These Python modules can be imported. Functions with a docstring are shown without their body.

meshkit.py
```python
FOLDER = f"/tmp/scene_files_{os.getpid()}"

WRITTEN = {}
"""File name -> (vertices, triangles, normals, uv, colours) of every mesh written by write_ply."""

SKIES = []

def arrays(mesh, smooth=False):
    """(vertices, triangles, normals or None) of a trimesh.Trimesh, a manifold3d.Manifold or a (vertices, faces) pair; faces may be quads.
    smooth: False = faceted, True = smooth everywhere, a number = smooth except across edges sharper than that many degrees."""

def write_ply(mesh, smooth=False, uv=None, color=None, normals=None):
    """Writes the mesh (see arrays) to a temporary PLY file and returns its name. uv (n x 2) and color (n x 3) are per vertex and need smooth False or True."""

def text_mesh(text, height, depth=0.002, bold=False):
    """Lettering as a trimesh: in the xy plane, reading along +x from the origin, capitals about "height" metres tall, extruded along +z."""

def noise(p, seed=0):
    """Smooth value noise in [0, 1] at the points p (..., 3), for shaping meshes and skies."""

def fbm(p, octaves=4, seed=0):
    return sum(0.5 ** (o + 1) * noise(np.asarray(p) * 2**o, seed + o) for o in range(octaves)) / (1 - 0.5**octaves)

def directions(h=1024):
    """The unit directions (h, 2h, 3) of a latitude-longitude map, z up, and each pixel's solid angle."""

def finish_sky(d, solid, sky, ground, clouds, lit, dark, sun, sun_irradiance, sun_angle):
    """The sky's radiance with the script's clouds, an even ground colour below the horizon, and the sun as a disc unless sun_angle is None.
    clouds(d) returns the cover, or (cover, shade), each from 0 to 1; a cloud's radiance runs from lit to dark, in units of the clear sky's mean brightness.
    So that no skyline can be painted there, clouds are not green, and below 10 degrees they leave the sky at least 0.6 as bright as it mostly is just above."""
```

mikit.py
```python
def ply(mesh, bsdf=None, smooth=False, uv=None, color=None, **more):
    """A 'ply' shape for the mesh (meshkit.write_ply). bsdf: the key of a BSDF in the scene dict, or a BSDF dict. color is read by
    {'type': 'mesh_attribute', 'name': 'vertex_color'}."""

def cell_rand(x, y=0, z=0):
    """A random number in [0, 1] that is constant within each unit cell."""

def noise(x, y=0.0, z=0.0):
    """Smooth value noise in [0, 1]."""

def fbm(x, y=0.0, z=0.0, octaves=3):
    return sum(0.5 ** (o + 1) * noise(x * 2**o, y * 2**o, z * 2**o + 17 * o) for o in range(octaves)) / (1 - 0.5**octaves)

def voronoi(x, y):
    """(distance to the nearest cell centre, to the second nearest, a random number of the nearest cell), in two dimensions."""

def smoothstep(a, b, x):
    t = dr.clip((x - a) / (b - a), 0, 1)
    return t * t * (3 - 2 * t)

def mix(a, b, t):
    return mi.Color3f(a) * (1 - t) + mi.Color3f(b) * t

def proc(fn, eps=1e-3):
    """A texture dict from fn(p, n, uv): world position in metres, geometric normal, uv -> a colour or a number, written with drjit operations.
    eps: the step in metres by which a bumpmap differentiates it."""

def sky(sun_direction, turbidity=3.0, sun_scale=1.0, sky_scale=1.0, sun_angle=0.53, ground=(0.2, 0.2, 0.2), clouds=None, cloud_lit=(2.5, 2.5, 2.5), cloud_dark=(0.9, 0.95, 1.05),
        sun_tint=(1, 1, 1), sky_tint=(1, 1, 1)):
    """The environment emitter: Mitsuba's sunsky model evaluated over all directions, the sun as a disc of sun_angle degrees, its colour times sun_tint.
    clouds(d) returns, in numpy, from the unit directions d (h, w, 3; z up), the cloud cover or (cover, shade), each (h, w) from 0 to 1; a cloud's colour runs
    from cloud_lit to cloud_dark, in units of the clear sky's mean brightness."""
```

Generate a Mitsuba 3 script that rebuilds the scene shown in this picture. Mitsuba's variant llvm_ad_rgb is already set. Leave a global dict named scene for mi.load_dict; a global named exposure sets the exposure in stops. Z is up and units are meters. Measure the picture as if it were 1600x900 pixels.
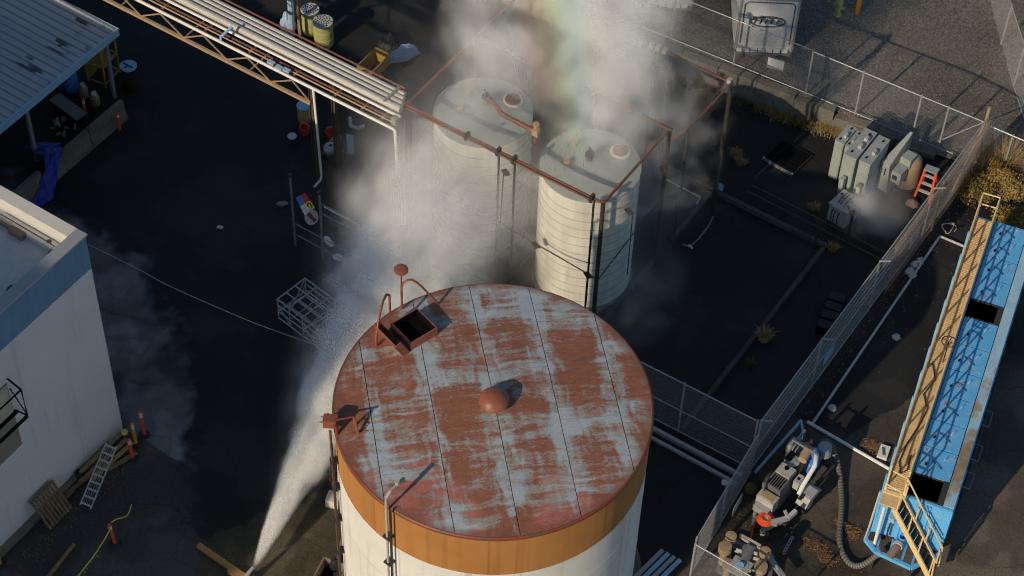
import math, random
import numpy as np, trimesh, drjit as dr, mitsuba as mi, mikit, meshkit
from mikit import noise, fbm, voronoi, cell_rand, smoothstep, mix
from shapely.geometry import Polygon, Point, box as sbox
from shapely import affinity

T = mi.ScalarTransform4f
scene, labels = {}, {}
rng = random.Random(7)
nrg = np.random.default_rng(7)

# ------------------------------------------------------------------ camera, sky, exposure
CAM = np.array([23.853, -37.995, 51.860])
RGT = np.array([0.8304, 0.5567, 0.0260])
FWD = np.array([-0.3479, 0.5540, -0.7564])
FWD /= np.linalg.norm(FWD)
RGT -= FWD * (RGT @ FWD); RGT /= np.linalg.norm(RGT)
UPV = np.cross(RGT, FWD)
FOC, PX, PY = 2400.0, 600.0, 337.0          # a 70 mm drone lens, in pixels of the 1200 wide photograph
scene['camera'] = dict(type='perspective', fov=math.degrees(2 * math.atan(600 / FOC)), fov_axis='x',
                       near_clip=1.0, far_clip=2000.0,
                       to_world=T().look_at(origin=CAM.tolist(), target=(CAM + FWD).tolist(), up=UPV.tolist()))
AZ, EL = math.radians(83.5), math.radians(26.5)
SUN = [-math.cos(AZ) * math.cos(EL), -math.sin(AZ) * math.cos(EL), math.sin(EL)]
scene['sky'] = mikit.sky(SUN, turbidity=3.0, sun_tint=(0.93, 1.0, 1.14))
exposure = 1.3


def S(px, py, z=0.0):
    """Survey: where the sight line of a photo pixel meets the level z."""
    d = (px - PX) / FOC * RGT - (py - PY) / FOC * UPV + FWD
    return CAM + d * ((z - CAM[2]) / d[2])


# ------------------------------------------------------------------ materials
def rgb(*c):
    return {'type': 'rgb', 'value': list(map(float, c))}


def M(name, c, rough=0.7, metal=0.0, spec=0.4, bump=None, bs=0.01, **kw):
    base = mikit.proc(c) if callable(c) else rgb(*c)
    b = {'type': 'principled', 'base_color': base, 'roughness': rough, 'metallic': metal, 'specular': spec, **kw}
    if bump is not None:
        b = {'type': 'bumpmap', 'arbitrary': mikit.proc(bump, eps=0.01), 'scale': bs, 'bsdf': b}
    scene[name] = {'type': 'twosided', 'bsdf': b}
    return name


TC = np.array([5.75, -9.87]); TR, TH = 4.26, 8.4       # the big tank
SU = (0.688, -0.725); SN = (0.725, 0.688)             # along and across its roof seams


def seg(y, pts):
    """Piecewise linear function of a coordinate (drjit)."""
    out = mi.Float(pts[0][1])
    for (a, fa), (b, fb) in zip(pts, pts[1:]):
        t = dr.clip((y - a) / (b - a), 0, 1)
        out = dr.select(y >= a, fa + (fb - fa) * t, out)
    return out


def ground_col(p, n, uv):
    x, y = p.x, p.y
    g = noise(x * 38, y * 38)
    f1 = fbm(x * 0.55, y * 0.55, 3.0, 4)
    f2 = fbm(x * 2.3, y * 2.3, 9.0, 3)
    wet = mix((0.0095, 0.0093, 0.0100), (0.024, 0.0232, 0.0232), f1) * (0.75 + 0.5 * g)
    edge = seg(x, [(-30, -3.5), (-10.6, -6.5), (-6.7, -8.6), (-5.3, -9.9), (-4.9, -11.4), (-3.6, -12.3), (-1.7, -13.9), (-0.9, -16.5), (-0.7, -40)])
    d = edge - y + (f2 - 0.5) * 1.0 + (f1 - 0.5) * 0.9
    dry = smoothstep(-0.40, 0.50, d)
    pale = smoothstep(-0.05, 0.05, y + 11.85 + (f2 - 0.5) * 0.1) * smoothstep(0.30, 0.52, f1 + 0.12 * f2)
    asph = mix((0.036, 0.036, 0.038), (0.062, 0.061, 0.062), f1) * (0.7 + 0.6 * g)
    conc = mix((0.085, 0.086, 0.09), (0.175, 0.176, 0.18), f2) * (0.85 + 0.3 * g)
    dryc = mix(asph, conc, pale * 0.95)
    c = mix(wet, dryc, dry)
    # olive damp silt where the jet drips by the tank foot
    silt = smoothstep(-0.15, 0.15, x + 1.05 - (y + 11.9) * 0.59 + (f2 - .5) * .5) * smoothstep(-8.2, -9.4, y + (f2 - .5)) * smoothstep(-19.0, -17.0, y)
    c = mix(c, mix((0.055, 0.045, 0.024), (0.12, 0.10, 0.055), f2) * (0.6 + 0.8 * g), silt * smoothstep(-0.4, 0.1, -dry))
    c = mix(c, mix((0.038, 0.034, 0.022), (0.085, 0.075, 0.047), f2) * (0.6 + 0.8 * g), silt * (1 - dry))
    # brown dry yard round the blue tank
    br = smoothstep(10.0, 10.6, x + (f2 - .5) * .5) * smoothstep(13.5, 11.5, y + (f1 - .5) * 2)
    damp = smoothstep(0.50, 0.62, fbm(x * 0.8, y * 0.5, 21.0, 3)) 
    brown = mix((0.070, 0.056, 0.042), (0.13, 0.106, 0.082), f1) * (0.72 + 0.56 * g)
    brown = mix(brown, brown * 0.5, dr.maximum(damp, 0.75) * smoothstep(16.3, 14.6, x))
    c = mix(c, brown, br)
    shade_lim = dr.maximum(0.75, 1.7 + (x - 12.45) * 2.6)  # edge follows the shadow diagonal and leaves the sunlit corner brown
    berm = smoothstep(-0.12, 0.12, y - shade_lim + (f2 - .5) * .7) * smoothstep(10.2, 10.6, x) * smoothstep(14.9, 14.5, x + (y - 0.0) * 0.2)
    c = mix(c, wet * 1.1, berm)  # shade left of the blue tank painted in with the wet colour
    # dark back yard stays patched
    crack = voronoi(x * 0.42 + f2 * 0.35, y * 0.42)
    c = c * mix((1, 1, 1), (0.55, 0.55, 0.55), smoothstep(0.028, 0.0, crack[1] - crack[0]) * 0.8)
    lane = smoothstep(0.62, 0.70, f1 + 0.15 * f2) * 0.35
    return c * (1 + lane)


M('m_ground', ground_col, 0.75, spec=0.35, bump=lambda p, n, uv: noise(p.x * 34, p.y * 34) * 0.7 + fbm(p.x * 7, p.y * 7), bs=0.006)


def gravel_col(p, n, uv):
    v = voronoi(p.x * 17, p.y * 17)
    f = fbm(p.x * 0.5, p.y * 0.5, 4.0, 4)
    return mix((0.15, 0.13, 0.11), (0.30, 0.265, 0.225), v[2]) * (0.65 + 0.7 * f) * (0.6 + 0.4 * smoothstep(0.0, 0.35, v[1] - v[0]))


M('m_gravel', gravel_col, 0.9, spec=0.2, bump=lambda p, n, uv: voronoi(p.x * 17, p.y * 17)[0], bs=-0.03)


def oldconc_col(p, n, uv):
    f = fbm(p.x * 1.6, p.y * 1.6, p.z * 2.5 + 5, 4)
    g = noise(p.x * 22, p.y * 22, p.z * 22)
    return mix((0.10, 0.095, 0.08), (0.27, 0.25, 0.215), f) * (0.75 + 0.45 * g)


M('m_oldconc', oldconc_col, 0.9, spec=0.2)


def rust_roof(p, n, uv):
    dx, dy = p.x - TC[0], p.y - TC[1]
    a = dx * SN[0] + dy * SN[1]
    b = dx * SU[0] + dy * SU[1]
    strip = dr.floor(a / 1.64)
    fa = a / 1.64 - strip                                   # 0..1 across a plate row
    r1 = cell_rand(strip, 3)
    wob = fbm(a * 1.1, b * 1.1, 5.0, 3) - .5
    low = fbm(a * 0.75 + 3, b * 0.75, 1.0, 3)
    brush = fbm(a * 1.1 + wob, b * 9.0 + strip * 9 + wob * 3, 2.0, 4)      # scrubbed marks across the plates
    brush2 = fbm(a * 8.0 + wob * 3, b * 1.4, 7.0, 4)
    fine = fbm(a * 16, b * 34, 4.0, 3)
    seam = dr.minimum(fa, 1 - fa) * 1.64
    left = smoothstep(0.02, 0.46, seam + (brush2 - .5) * .45 + (low - .5) * .5)
    bm = (b + 0.9 + r1 * 3.4 + wob * .8) / 2.1
    cross = dr.abs(bm - dr.round(bm)) * 2.1
    cr = smoothstep(0.0, 0.55, cross + (brush - .5) * .6 + (low - .5) * .5)
    rim = smoothstep(0.0, 0.30, TR - dr.sqrt(dx * dx + dy * dy) + (fine - .5) * .1)
    m = -0.16 + 0.40 * left + 0.31 * cr + 0.78 * (brush - 0.5) + 0.50 * (brush2 - 0.5) + 0.95 * (low - 0.45) + 0.75 * (fine - .5) - 0.13 * smoothstep(0.3, -3.0, b)
    rust = smoothstep(0.08, 0.56, m)
    light = smoothstep(-0.12, 0.22, m) * (1 - rust)
    paint = mix((0.34, 0.39, 0.45), (0.44, 0.49, 0.55), fbm(a * 3, b * 3, 6.0, 3))
    brown = mix((0.20, 0.064, 0.027), (0.315, 0.106, 0.043), fbm(a * 5, b * 16, 9.0, 3))
    red = mix((0.34, 0.095, 0.065), (0.48, 0.15, 0.115), fine)
    ed = dr.sqrt(dx * dx + dy * dy)
    blush = smoothstep(0.68, 0.86, fbm(a * 0.9 + 11, b * 1.1, 12.0, 3) + 0.24 * smoothstep(2.0, 4.0, ed) * smoothstep(-1.5, 2.5, b)) * 0.85
    tan = (0.27, 0.22, 0.135)
    c = mix(paint, tan, light * 0.7)
    c = mix(c, mix(brown, red, blush), rust * 0.93)
    c = mix(mi.Color3f(0.20, 0.085, 0.055), c, 0.35 + 0.65 * rim)
    return c * (0.84 + 0.32 * fine)


M('m_roof', rust_roof, 0.62, spec=0.35, bump=lambda p, n, uv: fbm(p.x * 5, p.y * 5, 0.0, 3) + 3.0 * fbm(p.x * 0.8, p.y * 0.8, 6.0, 2), bs=0.012)


def shell_white(p, n, uv):
    ang = dr.atan2(p.y - TC[1], p.x - TC[0]) * TR
    st = fbm(ang * 3.0, p.z * 0.22, 2.0, 4)
    sp = fbm(ang * 1.2, p.z * 1.2, 8.0, 3)
    c = mix((0.68, 0.665, 0.625), (0.76, 0.75, 0.715), sp)
    row = dr.floor(p.z / 2.42)
    vj = (ang + row * 1.7) / 3.35
    wl = dr.minimum(dr.abs(vj - dr.round(vj)) * 3.35, dr.abs(p.z / 2.42 - dr.round(p.z / 2.42)) * 2.42)
    c = c * mix((1, 1, 1), (0.80, 0.775, 0.73), smoothstep(0.05, 0.01, wl) * (0.4 + 0.6 * sp))
    runs = smoothstep(0.66, 0.80, fbm(ang * 5.5, p.z * 0.10, 17.0, 3)) * smoothstep(2.5, 6.8, p.z)
    c = mix(c, (0.40, 0.22, 0.11), runs * 0.35)
    c = mix(c, (0.38, 0.34, 0.28), smoothstep(1.2, 0.1, p.z + (sp - .5) * 1.5) * 0.4)
    return mix(c, (0.50, 0.43, 0.33), smoothstep(0.60, 0.80, st) * 0.35 * smoothstep(0.0, 7.0, p.z + 2))


M('m_shell', shell_white, 0.55, spec=0.4)


def shell_ochre(p, n, uv):
    ang = dr.atan2(p.y - TC[1], p.x - TC[0]) * TR
    st = fbm(ang * 5.0, p.z * 0.5, 2.0, 4)
    sp = fbm(ang * 1.4, p.z * 1.4, 8.0, 3)
    c = mix((0.40, 0.175, 0.052), (0.48, 0.225, 0.075), sp)
    runs = smoothstep(0.64, 0.80, fbm(ang * 6.5, p.z * 0.15, 27.0, 3))
    c = mix(c, (0.25, 0.10, 0.045), runs * 0.28)
    vj = (ang + .9) / 3.35
    c = c * mix((1, 1, 1), (0.78, 0.75, 0.72), smoothstep(0.05, 0.01, dr.abs(vj - dr.round(vj)) * 3.35))
    return c * (0.90 + 0.16 * st)


M('m_ochre', shell_ochre, 0.6, spec=0.35)


def cream_col(p, n, uv):
    st = fbm(p.x * 5 + p.y * 5, p.z * 0.6, 2.0, 3)
    sp = fbm(p.x * 1.5, p.y * 1.5, p.z * 1.5, 3)
    c = mix((0.60, 0.595, 0.53), (0.73, 0.72, 0.645), sp)
    return c * (0.78 + 0.34 * st)


M('m_cream', cream_col, 0.5, spec=0.45)


def wallw(p, n, uv):
    f = fbm(p.x * 0.7, p.y * 0.7, p.z * 0.7, 4)
    st = fbm(p.y * 4.0, p.z * 0.3, p.x * 4.0, 3)
    c = mix((0.66, 0.665, 0.67), (0.76, 0.76, 0.76), f)
    return mix(c, (0.42, 0.41, 0.40), smoothstep(0.62, 0.85, st) * 0.25 + smoothstep(0.7, 0.0, p.z + f * .5) * 0.35)


M('m_wallwhite', wallw, 0.75, spec=0.3)
M('m_wallblue', lambda p, n, uv: mix((0.11, 0.23, 0.37), (0.155, 0.30, 0.45), fbm(p.y * 1.2, p.z * 1.2, p.x, 4)) * (0.86 + 0.25 * fbm(p.y * 6, p.z * .7, 0.0, 3)), 0.65)


def roofdeck(p, n, uv):
    f = fbm(p.x * 1.3, p.y * 1.3, 2.0, 4)
    g = fbm(p.x * 6, p.y * 6, 8.0, 3)
    return mix((0.40, 0.42, 0.46), (0.64, 0.645, 0.65), 0.6 * f + 0.4 * g)


M('m_roofdeck', roofdeck, 0.8)


def corr_col(p, n, uv):
    f = fbm(p.x * 0.25, p.y * 3.2, 2.0, 4)
    s = noise(p.x * 2.2 + dr.floor(p.y / 0.15) * 7.3, dr.floor(p.y / 0.15))
    band = smoothstep(0.75, 0.25, dr.abs(p.x + 17.3 + (f - .5) * 2.5)) * smoothstep(0.35, 0.65, noise(p.x * .5, p.y * 1.3, 4.0))
    c = mix((0.36, 0.40, 0.43), (0.50, 0.53, 0.55), f)
    rib_shade = (p.y + 0.52) / 0.30
    c = c * mix((1, 1, 1), (0.40, 0.42, 0.44), smoothstep(0.52, 0.66, rib_shade - dr.floor(rib_shade)) * (0.55 + 0.45 * f))  # valleys darkened in the colour to stand for shade between the ribs
    return mix(c, (0.035, 0.035, 0.035), smoothstep(0.66, 0.80, s) * band * 0.9)


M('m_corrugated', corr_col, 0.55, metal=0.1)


def blue_deck(p, n, uv):
    f = fbm(p.x * 1.1, p.y * 1.1, 2.0, 4)
    g = fbm(p.x * 6, p.y * 6, p.z * 6, 3)
    c = mix((0.095, 0.40, 0.79), (0.15, 0.49, 0.86), f)
    c = mix(c, (0.40, 0.55, 0.66), smoothstep(0.56, 0.75, g) * 0.35)
    return mix(c, (0.23, 0.10, 0.045), smoothstep(0.75, 0.82, g) * 0.7)


M('m_bluedeck', blue_deck, 0.5, spec=0.45)


def blue_rusty(p, n, uv):
    f = fbm(p.x * 0.9, p.y * 0.45, 5.0, 4)
    g = fbm(p.x * 5, p.y * 4, 3.0, 3)
    c = mix((0.24, 0.47, 0.66), (0.42, 0.60, 0.70), g)
    r = smoothstep(0.50, 0.68, f + 0.35 * (g - .5) + 0.12 * smoothstep(4.0, -1.0, p.y) - 0.16 * smoothstep(2.0, 5.0, p.y))
    return mix(c, mix((0.20, 0.13, 0.08), (0.36, 0.30, 0.23), g), r)


M('m_bluerusty', blue_rusty, 0.65)


def wood_col(p, n, uv):
    f = fbm(p.x * 9, p.y * 9, p.z * 9, 3)
    return mix((0.16, 0.10, 0.05), (0.36, 0.25, 0.135), f)


M('m_wood', wood_col, 0.8)
M('m_darkconc', lambda p, n, uv: mix((0.035, 0.035, 0.035), (0.095, 0.092, 0.088), fbm(p.x * 2, p.y * 2, p.z * 2, 3)), 0.9)
M('m_woodgrey', lambda p, n, uv: mix((0.105, 0.072, 0.040), (0.24, 0.165, 0.09), fbm(p.x * 7, p.y * 7, p.z * 7, 3)), 0.85)
M('m_orangewood', lambda p, n, uv: mix((0.28, 0.15, 0.05), (0.50, 0.30, 0.11), fbm(p.x * 5, p.y * 5, p.z * 5, 3)), 0.75)


def pipe_rust(p, n, uv):
    f = fbm(p.x * 3, p.y * 3, p.z * 3, 4)
    return mix((0.23, 0.055, 0.035), (0.14, 0.075, 0.045), smoothstep(0.4, 0.6, f))


M('m_redpipe', pipe_rust, 0.5)
M('m_copper', lambda p, n, uv: mix((0.33, 0.105, 0.06), (0.21, 0.07, 0.04), fbm(p.x * 5, p.y * 5, p.z * 5, 3)), 0.45, spec=0.5)
M('m_yellow', lambda p, n, uv: mix((0.74, 0.53, 0.24), (0.84, 0.65, 0.36), fbm(p.x * 4, p.y * 4, p.z * 4, 3)), 0.55)
M('m_catwalk', lambda p, n, uv: mix((0.70, 0.48, 0.22), (0.80, 0.59, 0.32), fbm(p.x * 3, p.y * 3, 1.0, 3)) * (0.78 + 0.3 * noise(p.x * 30, p.y * 30)), 0.7)
M('m_insul', lambda p, n, uv: mix((0.46, 0.43, 0.38), (0.66, 0.635, 0.58), fbm(p.x * 1.2, p.y * 5, p.z * 5, 4)), 0.45, metal=0.15)
M('m_greysteel', lambda p, n, uv: mix((0.26, 0.29, 0.285), (0.37, 0.405, 0.395), fbm(p.x * 3, p.y * 3, p.z * 3, 3)), 0.5)
M('m_white', (0.78, 0.77, 0.74), 0.5)
M('m_dirtywhite', (0.50, 0.50, 0.48), 0.7)
M('m_galv', (0.42, 0.43, 0.44), 0.45, metal=0.35)
M('m_engine', (0.12, 0.12, 0.12), 0.55)
M('m_galvdark', (0.22, 0.23, 0.24), 0.5, metal=0.3)
M('m_wire', (0.33, 0.33, 0.33), 0.45, metal=0.3)
M('m_hoop', (0.40, 0.385, 0.32), 0.55)
M('m_rustwire', (0.34, 0.22, 0.17), 0.6)
M('m_alu', (0.55, 0.57, 0.60), 0.4, metal=0.5)
M('m_black', (0.006, 0.006, 0.007), 0.9, spec=0.05)
M('m_rubber', (0.022, 0.022, 0.024), 0.65)
M('m_darksteel', (0.045, 0.04, 0.038), 0.55)
M('m_orange', (0.75, 0.095, 0.025), 0.5)
M('m_amber', (0.70, 0.28, 0.03), 0.5)
M('m_red', (0.52, 0.045, 0.03), 0.5)
M('m_signblue', (0.06, 0.22, 0.62), 0.5)
M('m_signyellow', (0.75, 0.66, 0.10), 0.5)
M('m_ylime', (0.36, 0.37, 0.15), 0.6)
M('m_hopper', (0.30, 0.19, 0.04), 0.6)
M('m_cageyellow', (0.40, 0.31, 0.05), 0.55)
M('m_tarpblue', (0.03, 0.05, 0.34), 0.5)
M('m_tarplight', (0.34, 0.46, 0.62), 0.5)
M('m_bluecap', (0.05, 0.20, 0.62), 0.45)
M('m_skyblue', (0.30, 0.52, 0.72), 0.5)
M('m_tan', (0.40, 0.28, 0.17), 0.5)
M('m_column', (0.085, 0.068, 0.05), 0.6)
M('m_enginewhite', lambda p, n, uv: mix((0.30, 0.29, 0.27), (0.54, 0.53, 0.50), fbm(p.x * 6, p.y * 6, p.z * 6, 3)), 0.5)
M('m_hose', (0.10, 0.092, 0.085), 0.6)
M('m_hoserib', (0.20, 0.185, 0.17), 0.6)
M('m_palefan', (0.42, 0.40, 0.37), 0.6)
M('m_taupe', (0.25, 0.24, 0.205), 0.7)
M('m_creamslat', (0.55, 0.51, 0.40), 0.6)
M('m_cap', (0.62, 0.595, 0.55), 0.6)
M('m_tape', (0.62, 0.55, 0.10), 0.6)
M('m_straw', (0.33, 0.24, 0.10), 0.9)
M('m_goldleaf', (0.36, 0.215, 0.045), 0.8)
M('m_greenleaf', (0.13, 0.125, 0.03), 0.8)
M('m_moss', (0.10, 0.085, 0.03), 0.9)
M('m_orangestraw', (0.27, 0.15, 0.075), 0.9)
M('m_stone', (0.30, 0.27, 0.235), 0.9)
M('m_deadleaf', (0.16, 0.10, 0.05), 0.9)
M('m_truckwhite', (0.62, 0.63, 0.64), 0.45)
M('m_truckgrey', (0.10, 0.105, 0.11), 0.5)
M('m_brick', (0.22, 0.16, 0.13), 0.8)


# ------------------------------------------------------------------ mesh helpers
class MB:
    def __init__(self):
        self.v, self.f, self.n = [], [], 0

    def add(self, v, f):
        v, f = np.asarray(v, float), np.asarray(f, int)
        if f.shape[1] == 4:
            f = np.vstack([f[:, [0, 1, 2]], f[:, [0, 2, 3]]])
        self.v.append(v); self.f.append(f + self.n); self.n += len(v)
        return self

    def box(self, x0, x1, y0, y1, z0, z1, R=None):
        v = np.array([[x, y, z] for x in (x0, x1) for y in (y0, y1) for z in (z0, z1)], float)
        if R is not None:
            v = v @ R[:3, :3].T + R[:3, 3]
        return self.add(v, [[0, 1, 3, 2], [4, 6, 7, 5], [0, 4, 5, 1], [2, 3, 7, 6], [0, 2, 6, 4], [1, 5, 7, 3]])

    def tube(self, pts, r, n=6, caps=True):
        p = np.asarray(pts, float)
        t = np.gradient(p, axis=0) if len(p) > 2 else np.repeat((p[1] - p[0])[None], 2, 0)
        t /= np.linalg.norm(t, axis=1, keepdims=True) + 1e-12
        ref = np.array([0, 0, 1.0]) if abs(t[:, 2]).max() < 0.95 else (np.array([1.0, 0.13, 0]) if abs(t[:, 0]).max() < 0.95 else np.array([0.2, 1, 0.31]))
        a = np.cross(t, ref); a /= np.linalg.norm(a, axis=1, keepdims=True) + 1e-12
        b = np.cross(t, a)
        ang = np.arange(n) * 2 * np.pi / n
        rr = np.broadcast_to(r, (len(p),))[:, None, None]
        v = p[:, None] + rr * (np.cos(ang)[None, :, None] * a[:, None] + np.sin(ang)[None, :, None] * b[:, None])
        k = len(p)
        i, j = np.meshgrid(np.arange(k - 1), np.arange(n), indexing='ij')
        q = np.stack([i * n + j, i * n + (j + 1) % n, (i + 1) * n + (j + 1) % n, (i + 1) * n + j], -1).reshape(-1, 4)
        f = np.vstack([q[:, [0, 1, 2]], q[:, [0, 2, 3]]])
        vv = v.reshape(-1, 3)
        if caps:
            c0, c1 = k * n, k * n + 1
            vv = np.vstack([vv, p[:1], p[-1:]])
            jj = np.arange(n)
            f = np.vstack([f, np.stack([(jj + 1) % n, jj, jj * 0 + c0], 1), np.stack([(k - 1) * n + jj, (k - 1) * n + (jj + 1) % n, jj * 0 + c1], 1)])
        return self.add(vv, f)

    def beam(self, p, q, w, h, up=(0, 0, 1)):
        p, q = np.asarray(p, float), np.asarray(q, float)
        t = q - p; L = np.linalg.norm(t); t /= L
        up = np.asarray(up, float)
        if abs(t @ up) > 0.97: up = np.array([1.0, 0, 0])
        a = np.cross(up, t); a /= np.linalg.norm(a)
        b = np.cross(t, a)
        R = np.eye(4); R[:3, 0], R[:3, 1], R[:3, 2], R[:3, 3] = t, a, b, p
        return self.box(0, L, -w / 2, w / 2, -h / 2, h / 2, R)

    def lathe(self, prof, c=(0, 0, 0), n=32, R=None):
        prof = np.asarray(prof, float)
        ang = np.arange(n) * 2 * np.pi / n
        v = np.stack([prof[:, None, 0] * np.cos(ang), prof[:, None, 0] * np.sin(ang), np.repeat(prof[:, 1:2], n, 1)], -1).reshape(-1, 3)
        if R is not None: v = v @ np.asarray(R)[:3, :3].T
        v = v + np.asarray(c, float)
        k = len(prof)
        i, j = np.meshgrid(np.arange(k - 1), np.arange(n), indexing='ij')
        return self.add(v, np.stack([i * n + j, i * n + (j + 1) % n, (i + 1) * n + (j + 1) % n, (i + 1) * n + j], -1).reshape(-1, 4))

    def prism(self, poly, z0, z1):
        m = trimesh.creation.extrude_polygon(Polygon(poly) if not hasattr(poly, 'exterior') else poly, z1 - z0, engine='earcut')
        return self.add(np.array(m.vertices) + [0, 0, z0], np.array(m.faces))

    def hull(self, pts):
        h = trimesh.convex.convex_hull(np.asarray(pts, float))
        return self.add(h.vertices, h.faces)

    def mesh(self, R=None, shape=None):
        v, f = np.vstack(self.v), np.vstack(self.f)
        if R is not None: v = v @ R[:3, :3].T + R[:3, 3]
        if shape is not None: v = shape(v)
        return trimesh.Trimesh(v, f, process=False)


used = {}


def key_of(name, parent=None):
    k = name if parent is None else parent + '__' + name
    n = used.get(k, -1) + 1
    used[k] = n
    return k if n == 0 else f'{k}_{n:03d}'


def put(name, mb, mat, parent=None, label=None, cat=None, group=None, kind=None, smooth=False, R=None):
    k = key_of(name, parent)
    m = mb.mesh(R) if isinstance(mb, MB) else mb
    scene[k] = mikit.ply(m, mat, smooth=smooth)
    info = {}
    if label: info['label'] = label
    if cat and parent is None: info['category'] = cat
    if group: info['group'] = group
    if kind: info['kind'] = kind
    if info: labels[k] = info
    return k


def thing(name, label, cat, group=None):
    k = key_of(name)
    labels[k] = {'label': label, 'category': cat}
    if group: labels[k]['group'] = group
    return k


def frame(o, ux, uy, uz=(0, 0, 1)):
    R = np.eye(4); R[:3, 0], R[:3, 1], R[:3, 2], R[:3, 3] = ux, uy, uz, o
    return R


def yaw(x, y, z, deg):
    a = math.radians(deg); c, s = math.cos(a), math.sin(a)
    return frame((x, y, z), (c, s, 0), (-s, c, 0))


def arc(c, r, a0, a1, ax, ay, n=10):
    return [np.asarray(c) + r * (math.cos(t) * np.asarray(ax) + math.sin(t) * np.asarray(ay)) for t in np.linspace(a0, a1, n)]

# ================================================================== THE SETTING
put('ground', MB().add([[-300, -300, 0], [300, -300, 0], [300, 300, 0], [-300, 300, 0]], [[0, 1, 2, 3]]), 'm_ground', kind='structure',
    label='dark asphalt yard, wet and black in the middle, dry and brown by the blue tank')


def lot_z(x):
    return float(np.interp(x, [-40, 4.0, 8.2, 10.5, 40], [1.0, 1.0, 0.10, 0.02, 0.02]))


def lot_y(x):
    return float(np.interp(x, [-40, -4.1, 4.0, 10.2, 40], [11.1, 12.15, 13.0, 14.30, 14.40]))


xs = np.r_[np.linspace(-40, 13, 80), 40.0]
g = MB()
vs, fs = [], []
for i, x in enumerate(xs):
    for j, t in enumerate((0, 1, 3, 8, 20, 90)):
        vs.append([x, lot_y(x) - 0.15 + t, lot_z(x) + 0.004])
for i in range(len(xs) - 1):
    for j in range(5):
        a = i * 6 + j
        fs.append([a, a + 6, a + 7, a + 1])
g.add(vs, fs)
put('gravel_lot', g, 'm_gravel', kind='structure', label='raised gravel lot behind the low wall, sunlit at its right end')

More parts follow.
